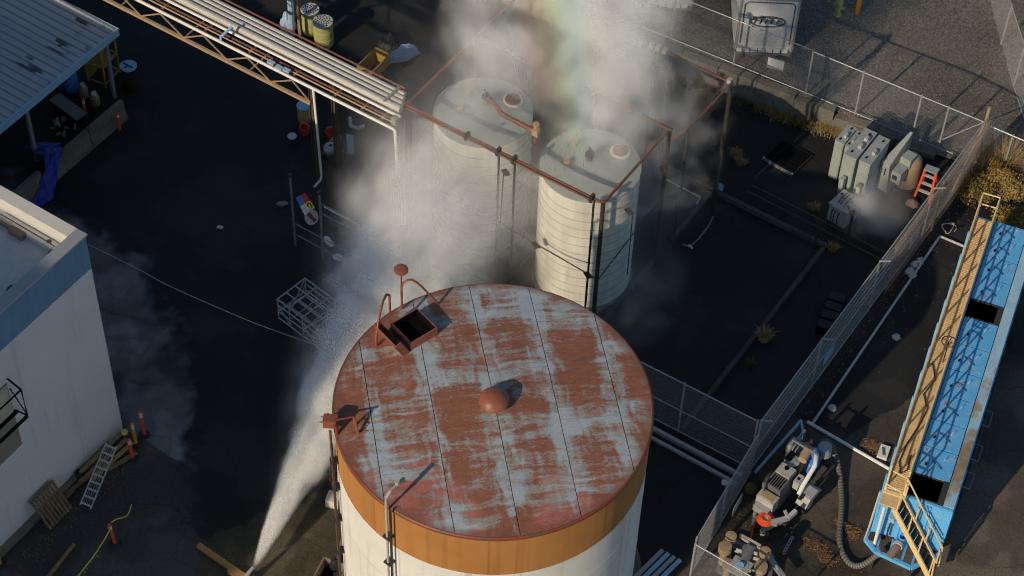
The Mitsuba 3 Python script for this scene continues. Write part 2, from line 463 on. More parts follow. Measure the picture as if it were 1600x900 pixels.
# low retaining wall of concrete blocks under the gravel lot
rw = thing('retaining_wall', 'low concrete block retaining wall along the back of the yard below the gravel lot', 'wall')
x = -12.0
while x < 8.0:
    L = 1.5
    for lv in range(2):
        xa, xb = x + (0.75 if lv else 0), x + L - 0.015 + (0.75 if lv else 0)
        zt0, zt1 = lot_z(xa), lot_z(xb)
        z0 = 0.0 if lv == 0 else 0.5
        z1 = min(0.49 if lv == 0 else 1.05, (zt0 + zt1) / 2 + 0.05)
        if z1 - z0 < 0.06: continue
        ya, yb = lot_y(xa) - 0.38, lot_y(xb) - 0.38
        a = math.degrees(math.atan2(yb - ya, xb - xa))
        put('block', MB().box(0, xb - xa, 0, 0.36, z0, z1), 'm_oldconc', rw, R=yaw(xa, ya + rng.uniform(-.015, .015), 0, a))
    x += L

# ------------------------------------------------------------------ white building, bottom left
wb = thing('white_building', 'tall white building with a blue band under its parapet at the left edge', 'building')
WX, WY = -6.75, -11.9
put('wall', MB().box(-26, WX, -40, WY, 0, 7.64), 'm_wallwhite', wb)
put('blue_band', MB().box(-26, WX + 0.006, -40, WY + 0.006, 7.64, 9.0), 'm_wallblue', wb, 'blue painted band under the parapet')
# the band box is hollowed by the deck: parapets stand round a sunken roof
used_b = [k for k in scene if k.startswith(wb + '__blue_band')][0]
bb = MB()
bb.box(WX - 0.28, WX + 0.006, -40, WY + 0.006, 7.64, 9.0)
bb.box(-26, WX - 0.28, WY - 0.28, WY + 0.006, 7.64, 9.0)
bb.box(-26, -25.72, -40, WY - 0.28, 7.64, 9.0)
scene[used_b] = mikit.ply(bb.mesh(), 'm_wallblue')
cap = MB()
cap.box(WX - 0.34, WX + 0.05, -40, WY + 0.05, 9.0, 9.06)
put('parapet_cap', cap, 'm_galv', wb)
cap = MB(); cap.box(-26, WX - 0.345, WY - 0.34, WY + 0.05, 9.0, 9.06)
put('parapet_cap', cap, 'm_cap', wb)
put('roof_deck', MB().add([[-26, -40, 8.35], [WX - .28, -40, 8.35], [WX - .28, WY - .28, 8.35], [-26, WY - .28, 8.35]], [[0, 1, 2, 3]]), 'm_roofdeck', wb)
inner = MB()
inner.box(-26, WX - 0.284, WY - 0.31, WY - 0.284, 8.352, 8.995)
inner.box(WX - 0.31, WX - 0.284, -40, WY - 0.312, 8.352, 8.995)
put('parapet_lining', inner, 'm_cap', wb, 'cream inside face of the parapet')
put('roof_ledge', MB().box(-26, WX - 0.32, WY - 0.60, WY - 0.32, 8.352, 8.50), 'm_cap', wb)
# conduit and drains on the roof
cd = MB().tube([S(0, 250, 8.62), S(58, 284, 8.62), S(66, 290, 8.62), S(14, 340, 8.45), S(-20, 372, 8.45)], 0.02)
put('conduit', cd, 'm_darksteel', wb)
for (px, py, w) in ((58, 285, .16), (61, 298, .15), (14, 339, .17)):
    c = S(px, py, 8.40)
    put('roof_drain', MB().lathe([(0.02, .16), (w * .6, .14), (w, .03), (w, 0)], (c[0], c[1], 8.356), 10), 'm_darksteel', wb)
a, b = S(13, 264, 8.55), S(31, 271, 8.55)
put('roof_block', MB().box(a[0], b[0], a[1] - .16, a[1] + .06, 8.356, 8.52), 'm_brick', wb)
a = S(3, 256, 8.55)
put('roof_block', MB().box(a[0] - .4, a[0] + .35, a[1] - .1, a[1] + .08, 8.356, 8.5), 'm_brick', wb)
# loading opening with slatted shutter, taupe panel and black bracket
op = put('opening', MB().box(WX - .02, WX + 0.012, -17.0, -15.72, 3.45, 6.30), 'm_darksteel', wb)
for i in range(7):
    put('slat', MB().box(WX + 0.014, WX + 0.05, -17.0, -15.76, 5.06 + i * .175, 5.06 + i * .175 + .16), 'm_creamslat', op)
put('panel', MB().box(WX + 0.014, WX + 0.04, -17.0, -15.74, 3.48, 4.92), 'm_taupe', op)
br = MB()
for y in (-15.66, -17.02):
    br.tube([(WX + .02, y, 6.45), (WX + .50, y, 6.30), (WX + .50, y, 5.12), (WX + .02, y, 5.0)], 0.03)
    br.tube([(WX + .02, y, 6.0), (WX + .5, y, 5.14)], 0.02)
br.beam((WX + .5, -17.02, 5.1), (WX + .5, -15.66, 5.1), .07, .09)
br.beam((WX + .05, -17.02, 4.98), (WX + .05, -15.66, 4.98), .09, .12)
br.tube([(WX + .5, -17.02, 6.3), (WX + .5, -15.66, 6.3)], .03)
put('bracket', br, 'm_black', wb, 'black steel bracket frame over the opening')
# kerb along its foot
for i in range(6):
    y1 = -12.6 - i * 1.2
    put('kerb', MB().box(WX + .01, WX + .22, y1 - 1.19, y1, 0, 0.16), 'm_oldconc', wb)

# unseen tall hall added to the south, sized to throw the shade on the yard
hl = thing('neighbouring_hall', 'unseen long pale hall added south of the yard for its shade', 'building')
put('wall', MB().box(-120, -6.3, -75, -46.0, 0, 24.6), 'm_wallwhite', hl)
put('roof', MB().box(-120.3, -6.1, -75.3, -45.7, 24.6, 25.3), 'm_galv', hl)

# ================================================================== THE BIG TANK
bt = thing('storage_tank', 'big round white tank with orange band and rusty roof in the foreground', 'tank')
NS = 128
put('shell', MB().lathe([(TR, 0.12), (TR, TH - 1.72)], (*TC, 0), NS), 'm_shell', bt, 'white tank shell', smooth=30)
put('band', MB().lathe([(TR + .003, TH - 1.72), (TR + .003, TH - .03)], (*TC, 0), NS), 'm_ochre', bt, 'orange band below the roof edge', smooth=30)
put('rim', MB().lathe([(TR - .02, TH - .09), (TR + .045, TH - .09), (TR + .045, TH - .02), (TR + .01, TH + .012), (TR - .03, TH + .012)], (*TC, 0), NS), 'm_redpipe', bt, smooth=30)
put('base_ring', MB().lathe([(TR + .03, 0.16), (TR + .18, 0.15), (TR + .35, 0.10), (TR + .35, 0.0)], (*TC, 0), NS), 'm_oldconc', bt)
put('shell_seam', MB().lathe([(TR + .001, 3.0), (TR + .008, 3.01), (TR + .008, 3.03), (TR + .001, 3.04)], (*TC, 0), NS).lathe([(TR + .001, 5.4), (TR + .008, 5.41), (TR + .008, 5.43), (TR + .001, 5.44)], (*TC, 0), NS), 'm_shell', bt)
circ = Point(0, 0).buffer(TR - 0.015, 64)
ROOF0, ROOFS = TH + 0.005, 0.075


def roof_z(x, y):
    return ROOF0 + ROOFS * (TR - math.hypot(x - TC[0], y - TC[1]))


rows = [-4.4, -3.28, -1.64, 0.0, 1.64, 3.28, 4.4]
cuts = [[0.4], [-0.85, 1.9], [-2.4, 0.75], [-0.93, 2.2], [-1.9, 0.9], [0.3]]
for k in range(6):
    bs = [-4.5] + cuts[k] + [4.5]
    for b0, b1 in zip(bs, bs[1:]):
        q = sbox(rows[k] + .010, b0 + .006, rows[k + 1] - .010, b1 - .006).intersection(circ)
        if q.is_empty or q.area < .02: continue
        # into the roof's frame: a across seams, b along them
        q = q.segmentize(0.35)
        m = trimesh.creation.extrude_polygon(q, 0.01, engine='earcut')
        m = m.subdivide_to_size(0.6)
        v = np.array(m.vertices); a_, b_, z_ = v.T
        X = a_ * SN[0] + b_ * SU[0]; Y = a_ * SN[1] + b_ * SU[1]
        rr = np.hypot(X, Y)
        Z = ROOF0 + ROOFS * (TR - rr) + z_ + 0.012 * (k % 2) * 0.35
        put('roof_plate', trimesh.Trimesh(np.stack([X + TC[0], Y + TC[1], Z], 1), np.array(m.faces)[:, [1, 0, 2]] if np.linalg.det([[SN[0], SU[0]], [SN[1], SU[1]]]) < 0 else m.faces, process=False), 'm_roof', bt)
put('roof_underlay', MB().lathe([(TR - .02, ROOF0 - .012), (0.01, ROOF0 + ROOFS * TR - .012)], (*TC, 0), NS), 'm_black', bt)

vc = S(579, 472, roof_z(5.9, -10.0))
vz = roof_z(vc[0], vc[1])
vd = put('vent_dome', MB().lathe([(0.005, .40), (0.14, .39), (0.27, .34), (.37, .25), (.42, .15), (.41, .11), (.36, .10), (.30, .10)], (vc[0], vc[1], vz), 28), 'm_copper', bt, 'round rust red mushroom vent at the roof centre', smooth=40)
put('neck', MB().lathe([(.26, -.02), (.26, .14)], (vc[0], vc[1], vz), 20), 'm_copper', vd)

# open hatch and its lid at the far left of the roof
hc = S(484, 388, 8.95); hz = roof_z(2.6, -9.2)
HA = -30.0
Rh = yaw(2.62, -9.14, hz, -17)
ha = put('roof_hatch', MB().box(-.46, .46, -.46, -.42, -.02, .34).box(-.46, .46, .42, .46, -.02, .34).box(-.46, -.42, -.42, .42, -.02, .34).box(.42, .46, -.42, .42, -.02, .34), 'm_copper', bt, 'open square hatch with copper red rim', R=Rh)
put('hatch_inside', MB().box(-.419, .419, -.419, .419, .0, .085), 'm_black', ha, R=Rh)  # unlit depth of the tank painted as a black floor
put('hatch_lining', MB().box(-.419, .419, -.418, -.412, .087, .335).box(-.419, .419, .412, .418, .087, .335).box(-.418, -.412, -.41, .41, .087, .335).box(.412, .418, -.41, .41, .087, .335), 'm_black', ha, R=Rh)  # black faces put in so the opening reads as deep shade
Rl = Rh.copy()
lid = MB()
lid.box(-.4, .4, -.50, -.47, .28, .34)
put('hinge', lid, 'm_copper', ha, R=Rh)
pts = [S(442, 375, 8.75), S(446, 372, 8.75), S(464, 395, 8.75), S(463, 404, 8.60)]
lidb = MB()
lc = np.array([1.95, -9.72, hz])
Rlid = yaw(2.62 - .18, -9.14 - .56, hz - .03, -17)
lidb.hull([(-.46, -.10, 0), (-.46, -.05, 0), (-.46, -.42, .60), (-.46, -.36, .63), (.46, -.10, 0), (.46, -.05, 0), (.46, -.42, .60), (.46, -.36, .63)])
lk = put('hatch_lid', lidb, 'm_copper', bt, 'hatch lid thrown open beside the hatch', R=Rlid)
for s_ in (-.50, .465):
    put('lid_rim', MB().hull([(s_, -.12, 0), (s_, .10, .02), (s_, -.42, .62), (s_, -.22, .70), (s_ + .035, -.12, 0), (s_ + .035, .10, .02), (s_ + .035, -.42, .62), (s_ + .035, -.22, .70)]), 'm_copper', lk, R=Rlid)
# goosenecks and the disc on its pole
def goose(name, p0, top, p1, r, lab):
    p0, p1 = np.asarray(p0), np.asarray(p1)
    mid = (p0 + p1) / 2
    pts = [p0 + np.array([0, 0, -.05])]
    for t in np.linspace(0, 1, 14):
        q = p0 * (1 - t) + p1 * t
        q = q + np.array([0, 0, top * math.sin(math.pi * min(1, 0.18 + t * .82)) ** .8])
        pts.append(q)
    pts.append(p1 + np.array([0, 0, -.02]))
    put(name, MB().tube(pts, r, 8), 'm_copper', bt, lab, smooth=50)
z1 = roof_z(2.6, -8.0)
pA = S(471, 361, z1); pB = S(514, 356, z1)
vv = [pA + [0, 0, -.4], pA + [0, 0, .95]]
vv += [pA + (pB - pA) * t + np.array([0, 0, h]) for t, h in ((.06, 1.08), (.16, 1.17), (.28, 1.17), (.42, 1.02), (.56, .80), (.72, .50), (.86, .26), (1.0, 0.0))]
put('gooseneck', MB().tube(vv, .034, 8), 'm_copper', bt, 'bent copper red vent pipe ending on the roof', smooth=50)
vv = [pB, pB + (pB - pA) * .38 + np.array([0, .15, -.02])]
pC = S(441, 404, 8.5); pD = S(457, 366, 8.3)
vv = [pC, pC + [0, 0, .35], pC + (pD - pC) * .25 + [0, 0, .85], pC + (pD - pC) * .55 + [0, 0, 1.12], pC + (pD - pC) * .8 + [0, 0, 1.05], pD + [0, 0, .75], pD]
put('gooseneck', MB().tube(vv, .036, 8), 'm_copper', bt, 'small hooped copper red pipe beside the open lid', smooth=50)
po = put('gauge_pole', MB().tube([pA + [0.0, 0, .9], pA + [0, 0, 1.62]], .02, 6), 'm_redpipe', bt)
put('gauge_disc', MB().lathe([(.01, .09), (.12, .085), (.20, .05), (.20, 0.0), (.10, -.03)], pA + [0, 0, 1.6], 16), 'm_copper', po, 'copper red disc on top of the pole')
# gauge head at the left rim with pegs
gc = S(387, 489, 8.85)
Rg = yaw(gc[0], gc[1], 8.45, 30)
gh = put('gauge_head', MB().box(-.19, .19, -.13, .13, .1, .40), 'm_copper', bt, 'rust red box head overhanging the left rim', R=Rg)
for (dx_, dy_) in ((-.30, -.12), (-.3, .1), (.28, .15), (.1, .24), (.2, -.24), (-.1, .24)):
    put('peg', MB().tube([(dx_ * .5, dy_ * .5, .30), (dx_ * .9, dy_ * .9, .31)], .018, 6), 'm_darksteel', gh, R=Rg)
put('gauge_arm', MB().tube([S(392, 492, 8.9), S(415, 488, 8.95)], .025, 6).tube([S(392, 492, 8.9), S(396, 512, 8.3)], .05, 6), 'm_redpipe', bt)
gr = MB()
q0, q1, q2 = S(415, 488, 8.85), S(419.5, 507, 8.50), S(415, 500, 8.46)
gr.tube([q0, q1], .035, 6).tube([q0, q0 + [0, 0, -.42]], .035, 6).tube([q0 + [0, 0, -.2], q1 + [0, 0, .2], q1], .02, 6)
put('guard_rail', gr, 'm_copper', bt)
vp = S(455, 600, TH - .1)
rad = (vp[:2] - TC) / np.linalg.norm(vp[:2] - TC)
def on_shell(px, py, z):
    w = S(px, py, z); r_ = (w[:2] - TC) / np.linalg.norm(w[:2] - TC)
    return r_
for (px, py, lab) in ((455, 604, 'vertical vent pipe on the near left of the tank shell'), (395, 515, 'vertical pipe down the left side of the tank shell')):
    r_ = on_shell(px, py, TH - .3)
    o = TC + r_ * (TR + .16); o2 = TC + r_ * (TR + .30)
    top = TH + (.55 if px == 455 else .15)
    side = np.array([-r_[1], r_[0]])
    pk = put('shell_pipe', MB().tube([(*o, 0.4), (*o, top)], .035, 8), 'm_palefan' if px == 455 else 'm_redpipe', bt, lab, smooth=50)
    put('shell_pipe', MB().tube([(*(o + side * .12), 0.4), (*(o + side * .12), top - .4)], .028, 8), 'm_darksteel', bt)
    if px == 455:
        i_ = TC + r_ * (TR - .55)
        put('vent_elbow', MB().tube([(*o, top), (*(TC + r_ * (TR + .0)), top + .12), (*i_, top + .10), (*i_, top - .02)], .05, 8).tube([(*(TC + r_ * (TR - .3)), top + .02), (*(TC + r_ * (TR - .3)), top + .26)], .06, 8), 'm_palefan', pk)
    for zz in (1.2, 2.9, 4.5, 6.0, 7.2):
        put('pipe_clamp', MB().beam((*(TC + r_ * (TR - .01)), zz), (*(o + r_ * .06), zz), .22, .07), 'm_darksteel', bt)

# ================================================================== THE TWO COOLED TANKS AND THEIR SPRAY FRAME
TK = [(-2.50, 1.80), (1.63, 1.78)]
TZ, TKR = 5.35, 1.6
for i, (cx, cy) in enumerate(TK):
    t = thing('process_tank', ['left of the two cream cooled tanks, half veiled in mist', 'right of the two cream cooled tanks, with hoop marks and a shadow across its front'][i], 'tank', None)
    put('shell', MB().lathe([(TKR, 0.1), (TKR, TZ)], (cx, cy, 0), 72), 'm_cream', t, smooth=30)
    rf = put('roof', MB().lathe([(TKR + .02, TZ - .03), (TKR + .02, TZ + .01), (TKR - .05, TZ + .03), (.8, TZ + .14), (.01, TZ + .2)], (cx, cy, 0), 72), 'm_greysteel', t, smooth=30)
    for z in np.linspace(0.55, TZ - .55, 12):
        put('hoop', MB().lathe([(TKR + .001, z - .014), (TKR + .013, z - .010), (TKR + .013, z + .010), (TKR + .001, z + .014)], (cx, cy, 0), 72), 'm_hoop', t)
    put('base_flange', MB().lathe([(TKR, .25), (TKR + .08, .24), (TKR + .08, 0)], (cx, cy, 0), 48), 'm_oldconc', t)
    lo = S(*((601, 114), (727, 174))[i], TZ + .25)
    lidk = put('manway_lid', MB().lathe([(.01, .16), (.15, .15), (.24, .10), (.26, .04), (.26, 0)], (lo[0], lo[1], TZ + .12), 24), 'm_redpipe', rf, 'dull red domed lid on the roof', smooth=40)
    put('lid_flange', MB().lathe([(.26, .04), (.33, .03), (.33, -.08)], (lo[0], lo[1], TZ + .12), 24), 'm_cream', lidk)
    # valve with branch pipe
    vl = S(*((570, 117), (691, 184))[i], TZ + .3)
    vk = put('roof_valve', MB().lathe([(.10, 0), (.14, .04), (.14, .10), (.09, .12), (.09, .3)], (vl[0], vl[1], TZ + .08), 12), 'm_redpipe', rf)
    put('valve_body', MB().box(vl[0] - .13, vl[0] + .11, vl[1] - .09, vl[1] + .09, TZ + .34, TZ + .52).tube([(vl[0], vl[1], TZ + .5), (vl[0], vl[1], TZ + .7)], .03).tube([(vl[0] - .12, vl[1] + .05, TZ + .68), (vl[0] + .14, vl[1] - .05, TZ + .68)], .02), 'm_darksteel', vk)
    for (ox, oy) in ((-.55, -.55), (-.8, .3)):
        put('nozzle_stub', MB().lathe([(.05, 0), (.05, .18), (.11, .18), (.11, .23), (.005, .24)], (cx + ox, cy + oy, TZ + .1), 12), 'm_tan', rf)
# the vapour line between them
vpl = thing('vapour_pipe', 'rusty red vapour pipe joining the two misty tank roofs', 'pipe')
a, b, c_ = S(573, 115, 6.0), S(588, 133, 6.05), S(628, 154, 5.9)
put('pipe', MB().tube([a, a + (b - a) * .35 + [0, 0, .06], a + (b - a) * .7 + [0, 0, .03], b, b + (c_ - b) * .5, c_], .085, 10), 'm_redpipe', vpl, smooth=50)
put('valve', MB().box(c_[0] - .1, c_[0] + .12, c_[1] - .1, c_[1] + .1, c_[2] - .12, c_[2] + .14).tube([c_ + [0, 0, .1], c_ + [0.02, 0, .34]], .05).lathe([(.12, 0), (.12, .05), (.01, .06)], c_ + [0, 0, .3], 12), 'm_tan', vpl)
put('drop', MB().tube([c_, c_ + [.02, -.02, -.6]], .07, 8), 'm_redpipe', vpl)

FZ = 6.2
FX0, FX1, FY0, FY1, FY2 = -4.20, 3.23, -0.10, 3.83, 6.85
sf = thing('spray_frame', 'rust red water spray pipe frame on tall posts round the two tanks', 'pipe frame')
def fpipe(name, pts, r=.045, mat='m_redpipe', lab=None):
    return put(name, MB().tube(pts, r, 8), mat, sf, lab, smooth=50)
fpipe('header_pipe', [(FX0, FY0 + .12, FZ), (FX0 + .04, FY0 + .03, FZ), (FX0 + .14, FY0, FZ), (FX1 - .14, FY0, FZ), (FX1 - .04, FY0 + .03, FZ), (FX1, FY0 + .14, FZ), (FX1, FY1 - .1, FZ)], .05)
fpipe('header_pipe', [(FX0 + .1, FY0 - .12, FZ + .02), (FX1 - .25, FY0 - .12, FZ + .02)], .035)
fpipe('header_pipe', [(FX0, FY0 + .12, FZ), (FX0, FY1 - .12, FZ), (FX0 + .04, FY1 - .03, FZ), (FX0 + .14, FY1, FZ), (FX1 + .1, FY1, FZ)], .05)
fpipe('header_pipe', [(FX0 + .1, FY1 + .11, FZ - .02), (FX1 + .06, FY1 + .11, FZ - .02)], .03)
fpipe('header_pipe', [(FX0, FY2, FZ), (3.72, FY2, FZ)], .05)
fpipe('header_pipe', [(3.77, FY2 - .06, FZ), (3.72, FY1 + .55, FZ - .02), (3.60, FY1 + .25, FZ - .1), (3.45, FY1 - .02, FZ - .25), (FX1, FY1 - .1, FZ - .3)], .035)
fpipe('header_pipe', [(FX0, FY1 + .12, FZ), (FX0, FY2, FZ)], .045)
for k_, (x_, y_) in enumerate([(FX0 + .02, FY0), (FX1, FY0), (FX1 + .02, FY1), (FX0, FY1), (3.77, FY2), (FX0 + .2, FY2)]):
    fpipe('post', [(x_, y_, 0), (x_, y_, FZ)], .075, 'm_darksteel')
for x_, y_, z_ in ((FX0 + .16, FY0 + .02, 0.3), (FX1 - .33, FY0, 0.3), (-.62, FY0, 0.5), (-.02, FY0, .6), (FX1 + .42, FY1 + .5, .2), (0.9, FY2, .5), (1.45, FY2, .5), (-3.6, FY2, .3)):
    fpipe('riser', [(x_, y_, z_), (x_, y_, FZ)], .04, 'm_darksteel')
for x_ in (-1.8, -.62, -.02, 2.85):
    put('clamp', MB().box(x_ - .05, x_ + .05, FY0 - .17, FY0 + .07, FZ - .06, FZ + .16), 'm_darksteel', sf)
for x_ in (.35, .75, 1.0, 1.25, 3.7):
    put('clamp', MB().box(x_ - .07, x_ + .07, FY2 - .08, FY2 + .08, FZ - .05, FZ + .13), 'm_enginewhite', sf)
MZ = 2.75
fpipe('cross_pipe', [(FX0, FY0 - .05, MZ + .55), (FX1, FY0 - .05, MZ)], .022, 'm_darksteel')
fpipe('cross_pipe', [(FX1, FY0, MZ - .2), (FX1 + .02, FY1, MZ + .35)], .022, 'm_darksteel')
fpipe('cross_pipe', [(FX1 + .4, 1.2, 1.9), (FX1 + .4, 1.15, 4.9)], .02, 'm_darksteel')
fpipe('cross_pipe', [(-.42, FY0 - .12, MZ + .3), (-.35, FY0 - .12, 5.6)], .022, 'm_darksteel')
for (x_, y_, z_) in ((-1.95, FY0 - .05, MZ + .38), (.95, FY0 - .05, MZ + .16), (2.95, FY0 - .05, MZ + .02), (-.25, FY0 - .12, 5.62), (FX1 + .3, 1.15, 4.95), (FX1 + .25, 3.2, 5.1)):
    put('nozzle_plate', MB().box(-.13, .13, -.012, .012, -.13, .13), 'm_darksteel', sf, R=frame((x_, y_ - .04, z_), (.7, 0, .7), (0, 1, 0), (-.7, 0, .7)))

# ================================================================== PIPE RACK
pr = thing('pipe_rack', 'overhead pipe rack with pale insulated pipes on a lattice girder, upper left', 'pipe rack')
XR0, XR1 = -30.0, -4.9
for (nm, y, z, r, m, x1, lab) in (('insulated_pipe', .62, 5.02, .125, 'm_insul', -4.95, None), ('insulated_pipe', .86, 5.02, .10, 'm_insul', -5.05, None), ('insulated_pipe', 1.07, 5.02, .09, 'm_insul', -5.15, None),
                                ('insulated_pipe', 1.26, 5.02, .085, 'm_insul', -5.25, None), ('red_pipe', 1.42, 5.12, .035, 'm_redpipe', -5.35, 'thin red pipe along the far edge of the rack'), ('white_pipe', .36, 4.98, .05, 'm_white', -4.78, 'bright white pipe in the rack'),
                                ('brown_pipe', .47, 4.94, .03, 'm_tan', -4.9, None), ('brown_pipe', .22, 4.90, .035, 'm_redpipe', -4.8, None), ('brown_pipe', .12, 4.86, .03, 'm_tan', -4.8, None)):
    put(nm, MB().tube([(XR0, y, z), (x1, y, z)], r, 12), m, pr, lab, smooth=50)
put('front_rail', MB().tube([(XR0, -.02, 4.74), (-4.80, -.02, 4.74), (-4.74, -.02, 4.70), (-4.72, -.02, 4.6), (-4.72, .10, 1.2), (-4.76, .16, 0)], .055, 8), 'm_white', pr, 'white pipe along the near edge, bent down to the ground at the end', smooth=50)
put('white_leg', MB().tube([(-8.05, -.04, 4.70), (-8.05, .1, .55), (-8.05, .05, .35), (-8.2, -.15, .05)], .045, 8), 'm_white', pr, smooth=50)
put('end_leg', MB().tube([(-4.60, .18, 0), (-4.60, .18, 2.3)], .03, 6), 'm_dirtywhite', pr)
put('end_leg', MB().tube([(-4.92, .0, 1.1), (-4.92, 0, 2.6)], .02, 6), 'm_dirtywhite', pr)
put('lower_chord', MB().beam((XR0, .02, 3.92), (-8.25, .02, 3.92), .10, .12), 'm_tan', pr)
put('upper_chord', MB().beam((XR0, .10, 4.60), (-4.85, .10, 4.60), .10, .10), 'm_tan', pr)
put('upper_chord', MB().beam((XR0, 1.3, 4.60), (-5.3, 1.3, 4.60), .10, .10), 'm_tan', pr)
put('lower_chord', MB().beam((XR0, 1.3, 3.92), (-8.25, 1.3, 3.92), .08, .10), 'm_tan', pr)
x = -28.0
k = 0
while x < -8.4:
    x2 = min(x + .95, -8.3)
    put('lattice_brace', MB().beam((x, .03, 3.97 if k % 2 else 4.56), (x2, .03, 4.56 if k % 2 else 3.97), .04, .04), 'm_tan', pr)
    if k % 2 == 0: put('cross_bar', MB().beam((x, .08, 4.69), (x, 1.42, 4.69), .07, .06), 'm_tan', pr)
    if k % 3 == 0: put('lattice_brace', MB().beam((x, .06, 3.92), (x, 1.28, 3.92), .05, .05), 'm_tan', pr)
    x = x2; k += 1
for x in (-7.3, -6.2, -5.4):
    put('cross_bar', MB().beam((x, .05, 4.69), (x, 1.42, 4.69), .07, .06), 'm_tan', pr)
put('strap', MB().beam((-5.55, .50, 5.15), (-5.55, 1.36, 5.12), .09, .03), 'm_taupe', pr)
put('pipe_end_bracket', MB().box(-5.0, -4.8, .12, .32, 4.66, 5.02), 'm_taupe', pr)
for (x, y) in ((-8.25, .12), (-8.25, 1.28), (-21.0, .12), (-21.0, 1.28)):
    put('column', MB().box(x - .09, x + .09, y - .02, y + .02, 0, 4.55).box(x - .09, x - .07, y - .09, y + .09, 0, 4.55).box(x + .07, x + .09, y - .09, y + .09, 0, 4.55), 'm_column', pr)
w0, w1 = S(259, 47, 5.08), S(272, 34, 5.25)
put('white_fitting', MB().tube([w0, w0 + [0, 0, .15], w1 + [0, 0, .12], w1], .05, 8), 'm_skyblue', pr, 'pale crossover pipe bent over the rack', smooth=50)
for px, py in ((318, 73), (327, 79), (336, 82)):
    c = S(px, py, 4.98)
    put('valve_tag', MB().box(c[0] - .13, c[0] + .13, c[1] - .07, c[1] + .07, 4.95, 5.03), 'm_tarplight', pr)

# ================================================================== CANOPY, top left
cn = thing('canopy', 'open sided shed with a pale blue corrugated roof in the top left corner', 'shed')
CX, CY, CZ = -16.3, -0.52, 3.4
v, f = [], []
period, amp = 0.30, 0.05
ys = []
y = CY
while y > -16:
    ys += [(y, 0), (y - .06, amp), (y - .12, amp), (y - .18, 0)]
    y -= period
for (yy, zz) in ys:
    for x in (-30.0, -23.0, CX - .02):
        v.append([x, yy, CZ + zz + 0.02 * (CX - x)])
nrow = len(ys)
for i in range(nrow - 1):
    for j in range(2):
        a = i * 3 + j
        f.append([a, a + 3, a + 4, a + 1])
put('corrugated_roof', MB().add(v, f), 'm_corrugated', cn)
put('fascia', MB().box(CX - .03, CX + .02, -16, CY + .02, CZ - .26, CZ + .06), 'm_skyblue', cn)
put('fascia', MB().box(-30, CX - .032, CY, CY + .02, CZ - .2, CZ + .05), 'm_skyblue', cn)
put('purlin', MB().box(-30, CX - .05, CY - .3, CY - .2, CZ - .2, CZ - .02), 'm_darksteel', cn)
for (x, y) in ((-16.82, -.72), (-16.9, -4.72), (-16.9, -8.7), (-22.5, -.72), (-22.5, -8.7)):
    put('post', MB().box(x - .055, x + .055, y - .055, y + .055, 0, CZ + .05), 'm_galv' if x > -20 else 'm_darksteel', cn)
bk = thing('canopy_back_wall', 'dark back wall of the shed under the corrugated roof', 'wall')
put('panel', MB().box(-26, -25.9, -16, CY - .1, 0, 3.5), 'm_darksteel', bk)

def jersey(y0, y1, lab, marks):
    t = thing('concrete_barrier', lab, 'barrier', None)
    prof = [(-.22, 0), (.22, 0), (.20, .12), (.10, .35), (.08, .80), (-.08, .80), (-.10, .35), (-.20, .12)]
    p = Polygon(prof)
    m = trimesh.creation.extrude_polygon(p, y1 - y0, engine='earcut')
    vv = np.array(m.vertices)
    vv = np.stack([vv[:, 0] - 15.92, y1 - vv[:, 2], vv[:, 1]], 1)
    put('block', trimesh.Trimesh(vv, m.faces, process=False), 'm_oldconc', t)
    for (yy, pts) in marks:
        put('paint_mark', MB().tube([(-15.92 + .135, yy + a, .22 + b) for a, b in pts], .018, 5), 'm_orange', t, 'orange spray painted mark')
    return t
jersey(-3.05, -1.25, 'grey concrete barrier by the nearer corner of the shed, orange spray marks on its end', [(-1.75, [(0, 0), (.05, .3), (.1, .02), (.16, .3)]), (-1.95, [(0, .3), (.02, 0), (.1, .05)])])
jersey(-5.05, -3.10, 'plain grey concrete barrier in the middle of the shed front', [])
jersey(-9.2, -5.55, 'grey concrete barrier with orange numerals, left of the blue tarpaulin', [(-5.95, [(0, 0), (.1, 0), (.12, .12), (.03, .16), (.02, .3), (.14, .3)]), (-6.6, [(-.3, 0), (0, 0), (.1, .05), (0, .12), (-.2, .1)]), (-6.75, [(-.25, -.02), (.2, .06)])])

# blue tarpaulin thrown over the barrier gap
U_, V_ = np.meshgrid(np.linspace(0, 1, 40), np.linspace(0, 1, 20), indexing='ij')
path = np.array([(-17.2, -4.35, .35), (-16.5, -4.5, .7), (-16.0, -4.75, .92), (-15.7, -5.1, .75), (-15.55, -5.5, .35), (-15.45, -5.95, .05), (-15.4, -6.35, .03)])
tt = np.linspace(0, 1, len(path))
P3 = np.stack([np.interp(U_, tt, path[:, k]) for k in range(3)], -1)
wdt = .85 - .35 * U_ + .12 * np.sin(U_ * 9)
P3[..., 1] += (V_ - .5) * wdt * .8
P3[..., 0] += (V_ - .5) * wdt * .55
P3[..., 0] += .25 * (meshkit.fbm(P3 * [3, 3, 3] + 9, 3) - .5)
P3[..., 1] += .35 * (meshkit.fbm(P3 * [3, 3, 3] + 4, 3) - .5)
P3[..., 2] += .34 * (meshkit.fbm(P3 * [5, 5, 3], 4) - .40) + .06 * meshkit.noise(P3 * [9, 9, 5], 8) - .03
P3[..., 2] = np.maximum(P3[..., 2], .02)
ii, jj = np.meshgrid(np.arange(39), np.arange(19), indexing='ij')
q = np.stack([ii * 20 + jj, (ii + 1) * 20 + jj, (ii + 1) * 20 + jj + 1, ii * 20 + jj + 1], -1).reshape(-1, 4)
tp = thing('tarpaulin', 'crumpled deep blue tarpaulin hanging over the concrete barrier', 'tarpaulin')
put('sheet', MB().add(P3.reshape(-1, 3), q), 'm_tarpblue', tp, smooth=True)

